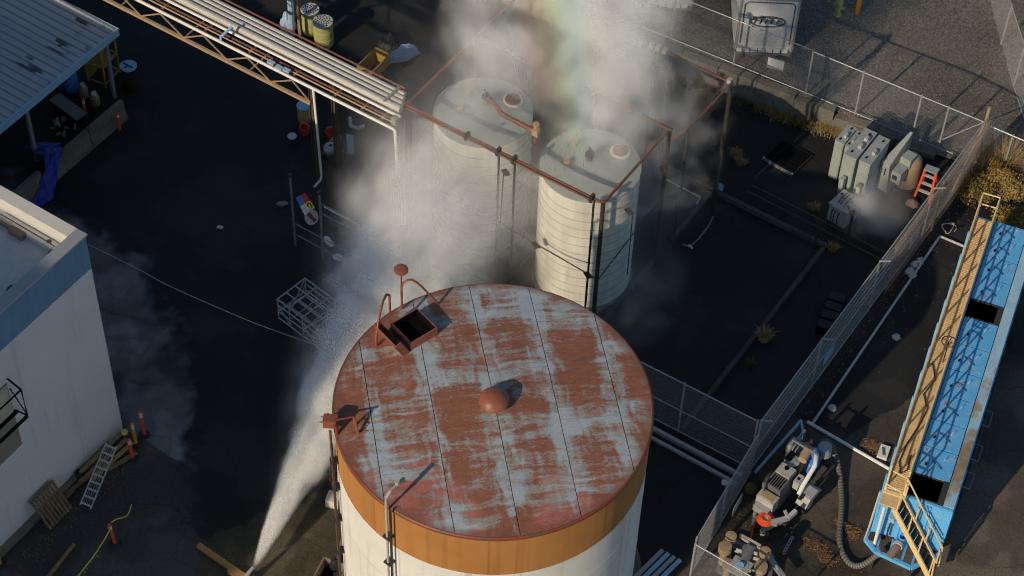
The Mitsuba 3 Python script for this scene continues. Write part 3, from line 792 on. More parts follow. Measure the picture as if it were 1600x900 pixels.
cg = thing('storage_cage', 'dull yellow storage cage standing under the corner of the shed roof', 'cage')
Rc = yaw(-17.85, -.12, 0, 8)
for sx in (-.38, .38):
    for sy in (-.45, .45):
        put('upright', MB().box(sx - .03, sx + .03, sy - .03, sy + .03, 0, 1.72), 'm_cageyellow', cg, R=Rc)
for z in (.12, .95, 1.68):
    put('rail', MB().box(-.38, .38, -.475, -.43, z, z + .05), 'm_cageyellow', cg, R=Rc)
    put('rail', MB().box(-.38, .38, .43, .475, z, z + .05), 'm_cageyellow', cg, R=Rc)
    put('rail', MB().box(.355, .40, -.43, .43, z, z + .05), 'm_cageyellow', cg, R=Rc)
    put('rail', MB().box(-.40, -.355, -.43, .43, z, z + .05), 'm_cageyellow', cg, R=Rc)
put('back_panel', MB().box(-.40, -.41, -.43, .43, .1, 1.6), 'm_hopper', cg, R=Rc)
put('shelf', MB().box(-.35, .35, -.42, .42, .82, .85), 'm_hopper', cg, R=Rc)


def drum(x, y, r, h, mat, lidmat, lab, group=None, dots=0, name='drum'):
    t = thing(name, lab, 'drum', group)
    put('body', MB().lathe([(.01, 0), (r * .96, 0), (r, .03), (r, h * .33), (r * 1.04, h * .345), (r, h * .36), (r, h * .66), (r * 1.04, h * .675), (r, h * .69), (r, h * .97)], (x, y, 0), 28), mat, t, smooth=35)
    lk = put('lid', MB().lathe([(r * 1.05, h * .94), (r * 1.06, h * .985), (r * 1.0, h), (r * .93, h - .012), (.005, h - .008)], (x, y, 0), 28), lidmat, t, smooth=30)
    if dots:
        mb = MB()
        for i in range(dots):
            a = i * 2.39996; rr = r * .9 * math.sqrt((i + .5) / dots)
            mb.lathe([(.03, 0), (.03, .012), (.001, .012)], (x + rr * math.cos(a), y + rr * math.sin(a), h - .01), 6)
        put('lid_ribs', mb, 'm_rubber', lk, kind='stuff')
    return t
d1 = drum(-16.72, .08, .29, 1.03, 'm_rubber', 'm_skyblue', 'black drum with a pale blue lid beside the shed')
put('lid_strap', MB().box(-16.95, -16.5, .05, .10, 1.025, 1.04).box(-16.75, -16.70, -.1, .1, 1.026, 1.042), 'm_rubber', d1)
drum(-13.22, 6.22, .33, 1.10, 'm_ylime', 'm_dirtywhite', 'lime yellow drum with a speckled white lid, farther of the pair behind the pipe rack', dots=34)
drum(-12.42, 5.95, .36, 1.12, 'm_ylime', 'm_dirtywhite', 'lime yellow drum with a speckled white lid, nearer of the pair behind the pipe rack', dots=34)

# clutter under the canopy
def bottle(px, py, r, h, mat, capm, lab):
    c = S(px, py, 0); t = thing('canister', lab, 'canister')
    put('body', MB().lathe([(.01, 0), (r, 0), (r, h * .7), (r * .5, h * .88), (r * .5, h)], c, 14), mat, t, smooth=40)
    put('cap', MB().lathe([(r * .6, h * .9), (r * .6, h * 1.1), (.01, h * 1.1)], c, 12), capm, t)
bottle(99, 112, .17, .55, 'm_tan', 'm_dirtywhite', 'tan canister under the shed, left of the pale one')
bottle(112, 121, .17, .5, 'm_tan', 'm_white', 'tan canister with a white cap under the shed')
c = S(84, 104, 0); jg = thing('water_barrel', 'blue plastic barrel under the shed roof', 'barrel')
put('body', MB().lathe([(.01, 0), (.25, 0), (.28, .1), (.28, .7), (.2, .85), (.01, .86)], c, 18), 'm_signblue', jg, smooth=40)
c = S(82, 136, 0); sh = thing('grey_sheet', 'grey folded sheet lying behind the concrete barrier', 'sheet')
put('panel', MB().box(-.75, .75, -.25, .25, .45, .5), 'm_galvdark', sh, R=yaw(c[0], c[1], 0, -8))
put('support', MB().box(-.6, .6, -.2, .2, 0, .448), 'm_black', sh, R=yaw(c[0], c[1], 0, -8))
for i in range(16):
    c = S(60 + rng.random() * 30, 140 + rng.random() * 22, 0)
    if c[0] > -16.3: c[0] -= .9
    lt = thing('litter', 'small pale scrap in the heap behind the concrete barriers', 'litter', 'scraps heaped behind the concrete barriers')
    put('scrap', MB().box(-.09, .09, -.025, .025, 0.0, .05 + rng.random() * .2), rng.choice(['m_dirtywhite', 'm_galv', 'm_tan', 'm_black']), lt, R=yaw(c[0], c[1], 0.02, rng.uniform(0, 180)))


def delineator(x, y, mat, lab, h=1.1, base=True, tilt=0, z0=0.0, cap='m_amber'):
    t = thing('delineator', lab, 'delineator')
    R = yaw(x, y, z0, 0)
    a = math.radians(tilt); Rt = np.eye(4); Rt[:3, :3] = [[math.cos(a), 0, math.sin(a)], [0, 1, 0], [-math.sin(a), 0, math.cos(a)]]
    R = R @ Rt
    if base: put('base', MB().lathe([(.01, .07), (.09, .07), (.17, .05), (.2, .0)], (0, 0, 0), 8), 'm_rubber', t, R=R)
    put('tube', MB().lathe([(.055, .05), (.048, h - .12), (.055, h - .1), (.055, h - .04), (.02, h)], (0, 0, 0), 14), mat, t, smooth=40, R=R)
    for z in (h * .78, h * .88):
        put('reflective_band', MB().lathe([(.054, z - .035), (.054, z + .035)], (0, 0, 0), 14), 'm_white', t, R=R)
    return t
delineator(-5.74, -12.61, 'm_orange', 'orange tube delineator in front of the corner group, nearest the ladder', 1.05)
delineator(-6.24 + .2, -11.70, 'm_orange', 'tallest orange tube delineator at the white building corner', 1.25)
delineator(-6.02, -12.12, 'm_amber', 'amber tube delineator between the two orange ones at the building corner', 1.1)
delineator(-4.09, -15.31, 'm_orange', 'lone orange tube delineator on the asphalt with yellow tape tied to its top', 1.0, tilt=-6)
c = S(5, 664, 0)
delineator(c[0] - .15, c[1], 'm_amber', 'amber tube delineator cut by the left edge at the foot of the white wall', .8)
c = S(101, 138, 0)
delineator(c[0], c[1], 'm_orange', 'orange tube delineator standing among the scraps under the shed', 1.0, base=False)
delineator(-15.55, -1.9, 'm_orange', 'orange tube delineator in front of the spray marked barrier', .9, base=False)

# barrier tape
tpe = thing('barrier_tape', 'twisted yellow barrier tape running across the lower left asphalt', 'tape')
pts = [(-4.09, -15.31, .93), (-4.03, -15.7, .80), (-3.98, -16.3, .64), (-3.95, -17.0, .55), (-3.9, -17.9, .35), (-3.8, -18.9, .06), (-3.7, -19.8, .02)]
put('strip', MB().tube(pts, .022, 4), 'm_tape', tpe)
pts = [S(130, 612, .95), S(136, 608, .8), S(144, 606, .6), S(149, 604, .4), S(152, 598, .2), S(154, 591, .03)]
put('strip', MB().tube(pts, .022, 4), 'm_tape', tpe)
for k in range(7):
    p_ = (-3.97 + .03 * (k % 2), -16.2 - .12 * k, .62 - .02 * k)
    put('loose_end', MB().tube([p_, (p_[0] + rng.uniform(-.1, .1), p_[1] + .05, p_[2] - .12)], .012, 4), 'm_tape', tpe)
kn = thing('tape_roll', 'yellow tape knotted to the planks at the building corner', 'tape')
c = S(146, 506, .45)
put('knot', MB().lathe([(.01, -.08), (.1, -.05), (.12, .02), (.06, .09), (.01, .1)], c, 9), 'm_tape', kn)

# pallet leaning on the wall
pl = thing('pallet', 'weathered wooden pallet leaning against the white wall', 'pallet')
b0 = np.array([-6.06, -16.08, .03]); t0 = np.array([-6.70, -16.08, .98])
up_ = (t0 - b0) / np.linalg.norm(t0 - b0)
nn = np.cross(up_, [0, 1, 0]); nn = nn if nn[0] > 0 else -nn
Rp = frame(b0, up_, (0, 1, 0), nn)
for i in range(8):
    y_ = i * .13 + rng.uniform(-.008, .008)
    put('slat', MB().box(-.02 + rng.uniform(0, .02), 1.15, y_, y_ + .088, .085, .105), 'm_woodgrey', pl, R=Rp)
for x_ in (.02, .53, 1.06):
    put('stringer', MB().box(x_, x_ + .05, 0, 1.0, .0, .084), 'm_woodgrey', pl, R=Rp)
# aluminium walk board leaning
lad = thing('ladder', 'long aluminium ladder leaning on the planks by the white wall', 'ladder')
A0, A1 = np.array([-5.90, -14.86, .03]), np.array([-6.22, -13.10, 1.02])
ax = (A1 - A0); L = np.linalg.norm(ax); ax /= L
sd = np.array([.98, .25, 0]); sd -= ax * (sd @ ax); sd /= np.linalg.norm(sd)
Rl2 = frame(A0, ax, sd, np.cross(ax, sd))
put('rail', MB().box(0, L, 0, .03, -.04, .04), 'm_alu', lad, R=Rl2)
put('rail', MB().box(0, L, .36, .39, -.04, .04), 'm_alu', lad, R=Rl2)
for i in range(9):
    x_ = .08 + i * (L - .16) / 8
    put('rung', MB().box(x_ - .03, x_ + .03, .03, .36, -.015, .015), 'm_alu', lad, R=Rl2)
for k in range(4):
    put('bar', MB().box(.08, L - .08, .085 + k * .065, .095 + k * .065, -.035, -.02), 'm_galv', lad, R=Rl2)
wp = thing('plank_pile', 'pile of brown planks lying along the foot of the white wall', 'planks')
for (x0, y0, x1, y1, z, m) in ((-6.5, -14.1, -6.45, -12.3, .35, 'm_wood'), (-6.35, -14.3, -6.25, -12.25, .22, 'm_wood'), (-6.2, -14.0, -6.05, -12.2, .1, 'm_orangewood'), (-6.05, -13.4, -5.75, -12.4, .06, 'm_wood'), (-6.5, -15.0, -6.3, -13.8, .08, 'm_woodgrey'), (-6.45, -15.9, -6.35, -14.6, .1, 'm_woodgrey')):
    put('plank', MB().beam((x0, y0, z), (x1, y1, z + rng.uniform(0, .1)), .13, .06), m, wp)
bxs = thing('dark_bin', 'small dark bin among the planks by the wall', 'bin')
put('body', MB().lathe([(.01, 0), (.13, 0), (.16, .3), (.13, .3), (.1, .06)], S(95, 560, .0), 12), 'm_rubber', bxs)
tb1 = thing('timber_beam', 'orange brown timber beam lying at the water nozzle, farther one', 'beam')
put('beam', MB().beam(S(232, 638, .1), S(290, 678, .1), .16, .14), 'm_orangewood', tb1)
tb2 = thing('timber_beam', 'orange brown timber beam lying at the water nozzle, nearer one', 'beam')
put('beam', MB().beam(S(268, 668, .1), S(318, 700, .1), .14, .14), 'm_orangewood', tb2)
tb3 = thing('timber_beam', 'thin brown timber lying alone on the lower left asphalt', 'beam')
put('beam', MB().beam(S(87, 637, .06), S(52, 681, .06), .09, .08), 'm_wood', tb3)

# thin hose lines across the yard
hl2 = thing('water_line', 'thin pale hose line lying across the dark yard', 'hose')
put('hose', MB().tube([S(px, py, .02) for px, py in ((103, 286), (130, 299), (166, 317), (185, 328), (212, 341), (255, 360), (300, 379), (350, 397), (400, 414))], .014, 5), 'm_dirtywhite', hl2)
c = S(258, 266, 0)
pc = thing('paper_scrap', 'small white scrap alone on the dark yard', 'litter')
put('sheet', MB().box(-.1, .1, -.07, .07, .005, .02), 'm_dirtywhite', pc, R=yaw(c[0], c[1], 0, 20))

# steel frame stack left of the jet
st = thing('scaffold_frames', 'stack of galvanised steel scaffold frames lying behind the water jet', 'scaffold')
Rs = yaw(-5.45, -5.05, 0, -8)
LS, WS, HS = 2.6, 1.25, 1.0
def stube(*pts, r=.028):
    put('tube', MB().tube(list(pts), r, 6), 'm_galv', st, R=Rs)
for z in (.06, .40, .72, HS):
    for y in (-.5, .75):
        stube((0, y, z), (LS, y, z))
for y in (-.1, .3):
    stube((0, y, HS), (LS * .9, y, HS)); stube((.1, y, .4), (LS, y, .4))
for x in (0, .55, 1.15, 1.8, LS):
    stube((x, -.5, HS), (x, .75, HS)); stube((x, -.5, .06), (x, -.5, HS)); stube((x, .75, .06), (x, .75, HS))
    stube((x, -.5, .4), (x, .75, .4), r=.02)
for x in (0, 1.15):
    stube((x, -.5, .4), (x + .55, .3, HS), r=.02); stube((x, .75, .72), (x + .6, -.1, HS + .02), r=.02)
    stube((x, -.5, .72), (x + .6, -.5, .06), r=.02)
stube((0, -.5, HS), (0, .1, .06), r=.024); stube((0, .75, HS), (0, .1, .06), r=.024)

# posts, railings and signs left of the tanks
for (x, y, h, lab) in ((-7.09, -2.65, 3.4, 'thin steel post with a dark cap, left of the pair by the diamond sign'), (-5.9, -2.65, 3.3, 'thin steel post with a dark cap, right of the pair by the diamond sign')):
    t = thing('steel_post', lab, 'post')
    put('pole', MB().tube([(x, y, 0), (x, y, h)], .04, 8), 'm_galvdark', t)
    put('cap', MB().lathe([(.07, 0), (.07, .12), (.01, .14)], (x, y, h - .05), 10), 'm_darksteel', t)
rl = thing('handrail', 'grey pipe handrail between the posts and the mist', 'railing')
for (ya, za) in ((-1.4, 1.1), (-1.4, .6)):
    put('rail', MB().tube([(-6.9, ya, za), (-3.6, ya, za)], .025, 6), 'm_galvdark', rl)
for x in (-6.9, -4.95, -3.6):
    put('post', MB().tube([(x, -1.4, 0), (x, -1.4, 1.1)], .028, 6), 'm_galvdark', rl)
rl = thing('handrail', 'low grey pipe handrail in front, between the two thin posts and the mist', 'railing')
for za in (1.05, .5):
    put('rail', MB().tube([(-7.05, -2.6, za), (-4.3, -2.6, za)], .022, 6), 'm_galvdark', rl)
for x in (-4.3,):
    put('post', MB().tube([(x, -2.6, 0), (x, -2.6, 1.05)], .025, 6), 'm_galvdark', rl)
wpp = thing('white_line', 'white pipe lying along the handrail foot', 'pipe')
put('pipe', MB().tube([S(380, 242, .3), S(418, 262, .3), S(453, 278, .3)], .03, 6), 'm_white', wpp)
for i in range(4):
    put('joint', MB().lathe([(.045, -.04), (.045, .04)], S(384 + i * 20, 244 + i * 10, .3), 8), 'm_darksteel', wpp)
wpp = thing('white_line', 'short bent white pipe lying in the mist left of the big tank', 'pipe')
put('pipe', MB().tube([S(425, 314, .3), S(423, 319, .12), S(430, 325, .08), S(455, 339, .06)], .035, 6), 'm_dirtywhite', wpp)

nf = thing('hazard_sign', 'hazard diamond sign in blue, red, white and yellow by the thin posts', 'sign')
Q = [S(348, 228, 1.25), S(357, 226.5, 1.25), S(368.5, 243, .78), S(359, 251, .62)]
cA, cB, cC, cD = [np.array(v_) for v_ in (S(346.5, 231, 1.2), S(357.5, 225.5, 1.35), S(369, 243, .85), S(357, 252, .7))]
ctr = (cA + cB + cC + cD) / 4
def quad4(a, b, c, d, name, mat, lab=None):
    n_ = np.cross(np.array(b) - a, np.array(d) - a); n_ /= np.linalg.norm(n_)
    if n_[2] < 0: n_ = -n_
    pts8 = [np.array(p) + n_ * .0 for p in (a, b, c, d)] + [np.array(p) - n_ * .02 for p in (a, b, c, d)]
    return put(name, MB().hull(pts8), mat, nf, lab)
mAB, mBC, mCD, mDA = (cA + cB) / 2, (cB + cC) / 2, (cC + cD) / 2, (cD + cA) / 2
quad4(cA, mAB, ctr, mDA, 'quarter', 'm_signblue', 'blue quarter')
quad4(mAB, cB, mBC, ctr, 'quarter', 'm_red', 'red quarter')
quad4(mDA, ctr, mCD, cD, 'quarter', 'm_white', 'white quarter')
qy = quad4(ctr, mBC, cC, mCD, 'quarter', 'm_signyellow', 'yellow quarter with a black 0')
e1 = (mBC - ctr); e1 /= np.linalg.norm(e1); e2 = (cB - cC); e2 -= e1 * (e2 @ e1); e2 /= np.linalg.norm(e2)
n3 = np.cross(e1, e2)
if n3[2] < 0: e1 = -e1; n3 = -n3
tm = meshkit.text_mesh('0', .20, .006, bold=True); tv = np.array(tm.vertices); tv[:, :2] -= tv[:, :2].mean(0)
put('numeral', MB().add(tv, tm.faces), 'm_black', qy, R=frame((ctr + mBC + cC + mCD) / 4 + n3 * .001, e1, e2, n3))
put('stake', MB().tube([(ctr[0], ctr[1] + .03, 0), (ctr[0], ctr[1] + .03, ctr[2])], .025, 6), 'm_galvdark', nf)
c = S(365, 254, .4)
ws = thing('round_sign', 'round white and red sign half sunk in shade below the hazard diamond', 'sign')
put('disc', MB().lathe([(.26, -.012), (.26, .012), (.005, .012)], c, 24, R=np.array([[.8, 0, .5], [0, 1, -.25], [-.5, .25, .8]])), 'm_dirtywhite', ws)
put('bar', MB().box(-.2, .2, -.06, .06, .013, .03), 'm_redpipe', ws, R=frame(c, (.8, 0, -.5), (0, 1, .25), (.5, -.25, .8)))
put('stake', MB().tube([c, (c[0], c[1], 0)], .02, 5), 'm_galvdark', ws)
for (px, py, w, h, a, lab) in ((385, 284, .26, .12, -25, 'white crumpled bag left of the mist'), (396, 303, .2, .14, 10, 'white crumpled bag just below the other one'), (331, 240, .2, .12, 40, 'grey crumpled bag left of the hazard diamond')):
    c = S(px, py, 0); t = thing('bag', lab, 'bag')
    m_ = trimesh.creation.icosphere(2); vv = np.array(m_.vertices) * [w, h, .09]; vv *= (.7 + .6 * meshkit.fbm(vv * 9 + px, 3))[:, None]
    put('sack', MB().add(vv, m_.faces), 'm_white' if px > 350 else 'm_galvdark', t, R=yaw(c[0], c[1], .07, a))
wbd = thing('white_board', 'white board lying in the mist behind the roof disc of the big tank', 'board')
bq = [S(494, 307, .75), S(512, 316, .75), S(511, 328, .25), S(495, 320, .25)]
put('panel', MB().hull([*bq, *[b_ - np.array([0, -.02, .03]) for b_ in bq]]), 'm_white', wbd)
wbd = thing('white_board', 'tall white board standing in the shade under the pipe rack end', 'board')
c = S(411, 180, 0)
put('panel', MB().box(-.13, .13, -.02, .02, .02, .95), 'm_skyblue', wbd, R=yaw(c[0], c[1], 0, 20))
wbd = thing('white_board', 'bent pale duct lying above the tall white board under the rack', 'duct')
put('tube', MB().tube([S(410, 137, .3), S(411, 147, .25), S(419, 150, .2), S(427, 147, .2)], .07, 6), 'm_dirtywhite', wbd)
drum(*S(357, 140, 0)[:2], .24, .75, 'm_tan', 'm_skyblue', 'tan drum with a pale lid under the pipe rack')
drum(*S(343, 168, 0)[:2], .16, .4, 'm_rubber', 'm_dirtywhite', 'small black pail with a white lid under the pipe rack', name='pail')
for (px, py, lab) in ((357, 155, 'red bucket under the pipe rack, left of the white leg'), (388, 160, 'red bucket under the pipe rack, right of the white leg')):
    c = S(px, py, 0); t = thing('bucket', lab, 'bucket')
    put('body', MB().lathe([(.01, 0), (.16, 0), (.2, .3), (.17, .3), (.14, .05), (.01, .05)], c, 14), 'm_red', t)
    put('handle', MB().tube(arc(c + [0, 0, .3], .19, 0, math.pi, np.array([1, 0, 0]), np.array([0, .5, .6]), 8), .012, 4), 'm_galv', t)
pm = thing('small_pump', 'small grey pump on the ground under the pipe rack', 'pump')
c = S(388, 180, 0)
put('casing', MB().lathe([(.01, .1), (.2, .1), (.26, .2), (.26, .35), (.2, .42), (.06, .44)], c, 18), 'm_galv', pm, smooth=40)
put('motor', MB().tube([c + [-.1, .2, .3], c + [-.15, .65, .3]], .14, 12), 'm_galvdark', pm)
put('foot', MB().box(-.3, .3, -.25, .7, 0, .1), 'm_darksteel', pm, R=yaw(*c, 5))

# tipping hopper behind the rack
th = thing('tipping_hopper', 'mustard yellow tipping hopper, dark inside, behind the end of the pipe rack', 'hopper')
HX, HY = -9.72, 5.42
p_out = [(-.34, 1.0), (.34, 1.0), (.34, .62), (.10, .22), (-.26, .22), (-.34, .5)]
def hop(y0, y1, s): return [(HX + a * s, y, z) for y in (y0, y1) for a, z in p_out]
put('side', MB().hull([(HX + .34, HY - .55, 1.0), (HX + .30, HY - .55, 1.0), (HX + .34, HY + .55, 1.05), (HX + .30, HY + .55, 1.05), (HX + .34, HY - .55, .62), (HX + .30, HY - .55, .62), (HX + .34, HY + .55, .62), (HX + .30, HY + .55, .62)]), 'm_hopper', th)
put('side', MB().hull([(HX + .34, HY - .55, .615), (HX + .30, HY - .55, .615), (HX + .34, HY + .55, .615), (HX + .30, HY + .55, .615), (HX + .12, HY - .55, .2), (HX + .08, HY - .55, .2), (HX + .12, HY + .55, .2), (HX + .08, HY + .55, .2)]), 'm_hopper', th)
put('side', MB().box(HX - .34, HX - .30, HY - .55, HY + .55, .3, 1.0), 'm_hopper', th)
put('end', MB().hull([(HX + .30, HY - .55, 1.0), (HX - .30, HY - .55, 1.0), (HX - .30, HY - .55, .2), (HX + .08, HY - .55, .2), (HX + .30, HY - .55, .62), (HX + .30, HY - .51, 1.0), (HX - .30, HY - .51, 1.0), (HX - .30, HY - .51, .2), (HX + .08, HY - .51, .2), (HX + .30, HY - .51, .62)]), 'm_hopper', th)
put('end', MB().hull([(HX + .30, HY + .55, 1.08), (HX - .30, HY + .55, 1.08), (HX - .30, HY + .55, .2), (HX + .08, HY + .55, .2), (HX + .30, HY + .55, .62), (HX + .30, HY + .51, 1.08), (HX - .30, HY + .51, 1.08), (HX - .30, HY + .51, .2), (HX + .08, HY + .51, .2), (HX + .30, HY + .51, .62)]), 'm_hopper', th)
put('floor', MB().box(HX - .29, HX + .07, HY - .5, HY + .5, .2, .23), 'm_black', th)
put('base', MB().box(HX - .28, HX + .2, HY - .5, HY + .5, .02, .19), 'm_darksteel', th)
put('hose_end', MB().tube(arc((HX + .05, HY - .62, .75), .26, -.4, 2.6, np.array([.9, 0, .2]), np.array([0, -.2, 1.0]), 12), .028, 6), 'm_rubber', th)
def heap(name, lab, cat, px, py, a, b, h, mat, seed, z=0.0, rot=0):
    c = S(px, py, z)
    m_ = trimesh.creation.icosphere(3); vv = np.array(m_.vertices)
    vv = vv * (0.65 + .7 * meshkit.fbm(vv * 2.3 + seed, 4))[:, None]
    vv = vv * [a, b, h]; vv[:, 2] = np.maximum(vv[:, 2], -.02)
    t = thing(name, lab, cat)
    put('cover', MB().add(vv, m_.faces), mat, t, R=yaw(c[0], c[1], .01 + z, rot), smooth=30)
heap('plastic_sheet', 'pale blue plastic sheet heaped right of the mustard hopper', 'sheet', 474, 66, .25, .6, .5, 'm_tarplight', 3.1, rot=-30)
heap('plastic_sheet', 'pale blue plastic wrap standing by the lime drums, upper part cut by the top edge', 'sheet', 338, 36, .25, .35, .9, 'm_tarplight', 8.1)
heap('black_bag', 'black rubbish bag behind the mustard hopper', 'bag', 456, 54, .35, .4, .5, 'm_rubber', 5.5)
pw = thing('wrapped_pole', 'pole wrapped in pale blue plastic beside the lime drums', 'pole')
c = S(342, 40, 0)
put('wrap', MB().tube([c, c + [.02, .03, 1.4], c + [-.02, 0, 3.0]], [.13, .12, .10], 8), 'm_tarplight', pw)
bp = thing('timber_post', 'brown timber post beside the wrapped pole', 'post')
c = S(352, 47, 0)
put('post', MB().beam(c, c + [0, 0, 3.2], .09, .09), 'm_wood', bp)
put('rope', MB().tube([c + [.08, -.05, 0], c + [.05, -.05, 1.0], c + [-.03, -.05, 3]], .03, 6), 'm_tan', bp)
sr = thing('dark_rail', 'black pipe rail running beside the left misty tank towards the back', 'railing')
for dx in (0, .22):
    put('rail', MB().tube([(-6.2 + dx, 1.6, .9), (-6.2 + dx, 5.2, .9)], .035, 6), 'm_darksteel', sr)
for y in (1.7, 3.3, 5.1):
    put('post', MB().tube([(-6.2, y, 0), (-6.2, y, .9)], .03, 6), 'm_darksteel', sr)
    put('tie', MB().tube([(-6.2, y, .5), (-5.98, y, .5)], .02, 5), 'm_darksteel', sr)

# ================================================================== CHAIN LINK FENCES
def chain_fence(lab, p0, p1, h, post_at, arms=False, wire='m_wire', rail='m_galv', z0=None, midrail=False, pitch=.075, outer=1, skip_bottom=False):
    """posts, rails and a woven wire mesh between two points; z0: ground height at both ends."""
    t = thing('chain_link_fence', lab, 'fence')
    p0, p1 = np.asarray(p0, float), np.asarray(p1, float)
    za, zb = z0 or (0, 0)
    L = np.linalg.norm(p1 - p0); ax = (p1 - p0) / L; nx = np.array([ax[1], -ax[0]])
    def at(s, z): 
        w = p0 + ax * s
        return np.array([w[0], w[1], za + (zb - za) * s / L + z])
    put('top_rail', MB().tube([at(0, h), at(L, h)], .024, 6), rail, t)
    if not skip_bottom: put('bottom_rail', MB().tube([at(0, .06), at(L, .06)], .02, 6), rail, t)
    if midrail: put('mid_rail', MB().tube([at(0, h * .45), at(L, h * .45)], .02, 6), rail, t)
    for s in post_at:
        put('post', MB().tube([at(s, 0), at(s, h + .06)], .035, 8), rail, t)
        if arms:
            a_ = at(s, h + .05)
            put('arm', MB().beam(a_, a_ + np.array([nx[0] * .36 * outer, nx[1] * .36 * outer, .22]), .045, .035), rail, t)
    if arms:
        for k in range(3):
            f_ = .12 + .11 * k
            o = np.array([nx[0] * f_ * outer, nx[1] * f_ * outer, .09 + .07 * k])
            put('barbed_wire', MB().tube([at(0, h) + o, at(L, h) + o], .006, 4), wire, t)
    # two families of slanting wires
    pts, fcs = [], []
    r = .0023
    n = 0
    hh = h - .03
    starts = np.arange(-hh, L, pitch)
    for fam, off in ((1, .004), (-1, -.004)):
        for s in starts:
            sa, sb = s, s + hh
            ta, tb = max(0, -sa / hh), min(1, (L - sa) / hh)
            if tb <= ta: continue
            q0, q1 = sa + hh * ta, sa + hh * tb
            zA, zB = (.04 + (hh - .04) * ta, .04 + (hh - .04) * tb)
            if fam < 0: zA, zB = h - zA, h - zB
            A_, B_ = at(q0, zA), at(q1, zB)
            A_[:2] += nx * off; B_[:2] += nx * off
            d = B_ - A_; d /= np.linalg.norm(d)
            u1 = np.array([nx[0], nx[1], 0]); u2 = np.cross(d, u1)
            for P_ in (A_, B_):
                for k in range(3):
                    an = k * 2.0944
                    pts.append(P_ + r * (math.cos(an) * u1 + math.sin(an) * u2))
            for k in range(3):
                k2 = (k + 1) % 3
                fcs += [[n + k, n + k2, n + 3 + k2], [n + k, n + 3 + k2, n + 3 + k]]
            n += 6
    put('wire_mesh', MB().add(pts, fcs), wire, t, kind='stuff')
    return t


BX = 10.28
chain_fence('tall chain link fence running up the right of the dark yard', (BX, -1.9), (BX, 14.25), 2.45, [0.0, 3.9, 7.9, 11.9], arms=True, midrail=True)
chain_fence('rusty chain link gate panel at the far end of the long fence', (BX + .12, 6.9), (BX + .12, 14.2), 2.38, [3.6], wire='m_rustwire', rail='m_tan', skip_bottom=True)
chain_fence('chain link fence on the back wall below the gravel lot', (-14.0, lot_y(-14)), (4.0, lot_y(4.0)), 2.1, [0, 3, 6, 9.9, 12.55, 15.1, 18.0], z0=(1.0, 1.0))
chain_fence('chain link fence behind the grey cabinets, posts leaning in sunlight', (4.0, 13.0), (10.2, 14.30), 2.05, [1.85, 4.0, 5.0], z0=(1.0, .02))
chain_fence('short chain link fence right of the corner post, above the golden bush', (10.25, 14.36), (12.95, 14.42), 1.95, [.06, 1.0, 2.66])
chain_fence('pale chain link fence crossing the gravel lot at the top right', (5.2, 24.7), (12.95, 14.5), 2.0, [0, 2.6, 5.2, 7.4, 9.9, 12.7], wire='m_galvdark', pitch=.085)
chain_fence('chain link fence at the near side of the dark yard, meeting the big tank', (4.4, -2.05), (BX - .05, -1.95), 2.45, [.0, 3.25, 5.80], midrail=True)
chain_fence('low chain link fence in shade beside the pump trailer', (BX + .05, -2.05), (10.72, -6.45), 2.0, [2.3, 4.35], pitch=.055)
chain_fence('sunlit chain link fence in front of the valve skid at the bottom', (10.75, -6.5), (13.6, -6.55), 1.85, [.0, 1.6, 2.85], pitch=.055)
cp = thing('corner_post', 'tall pale fence post at the far corner of the long fence', 'post')
put('pole', MB().tube([(BX - .08, 14.36, 0), (BX - .08, 14.36, 2.75)], .055, 8), 'm_tan', cp)
put('brace', MB().tube([(BX - .08, 14.3, 2.1), (BX - .08, 12.5, .1)], .03, 6), 'm_tan', cp)
put('brace', MB().tube([(BX - .14, 14.36, 2.0), (8.7, 14.05, .4)], .025, 6), 'm_galv', cp)
kb = thing('fence_kerb', 'pale double kerb rail under the near fence', 'kerb')
put('rail', MB().box(4.4, BX - .1, -2.45, -2.33, 0, .16), 'm_galv', kb)
put('rail', MB().box(4.4, BX - .1, -2.75, -2.65, 0, .10), 'm_galv', kb)
kb = thing('fence_kerb', 'bluish pipe rail along the foot of the fence by the pump trailer', 'kerb')
put('rail', MB().tube([(BX + .25, -2.2, .35), (BX + .45, .4, .35)], .05, 6), 'm_skyblue', kb)
put('rail', MB().tube([(BX + .45, .4, .35), (11.1, -.1, .35), (11.0, -1.1, .35)], .045, 6), 'm_skyblue', kb)
for (px, py, z, lab, m) in ((909, 75, 1.9, 'white notice on the back fence below the white trailer', 'm_white'), (1062, 275, .9, 'pale blue notice hanging on the long fence, upper one', 'm_skyblue'), (967, 413, .9, 'pale blue notice hanging on the long fence, lower one', 'm_skyblue'), (864, 591, .6, 'white notice at the foot of the shaded low fence', 'm_dirtywhite'), (851, 565, .02, 'small white card lying inside the near fence', 'm_white')):
    c = S(px, py, z); t = thing('notice', lab, 'sign')
    if px == 909:
        put('panel', MB().box(-.30, .30, -.01, .01, -.24, .24), m, t, R=yaw(c[0], 13.0 - .08 if False else c[1], z, 11))
    elif px == 851:
        put('panel', MB().box(-.14, .14, -.1, .1, .005, .02), m, t, R=yaw(c[0], c[1], 0, 25))
    else:
        cx_ = BX + .03 if px > 900 else c[0]
        put('panel', MB().box(-.008, .008, -.33, .33, -.22, .22), m, t, R=yaw(cx_ if px < 900 else BX + .05, c[1], z, 0 if px > 900 else 5))

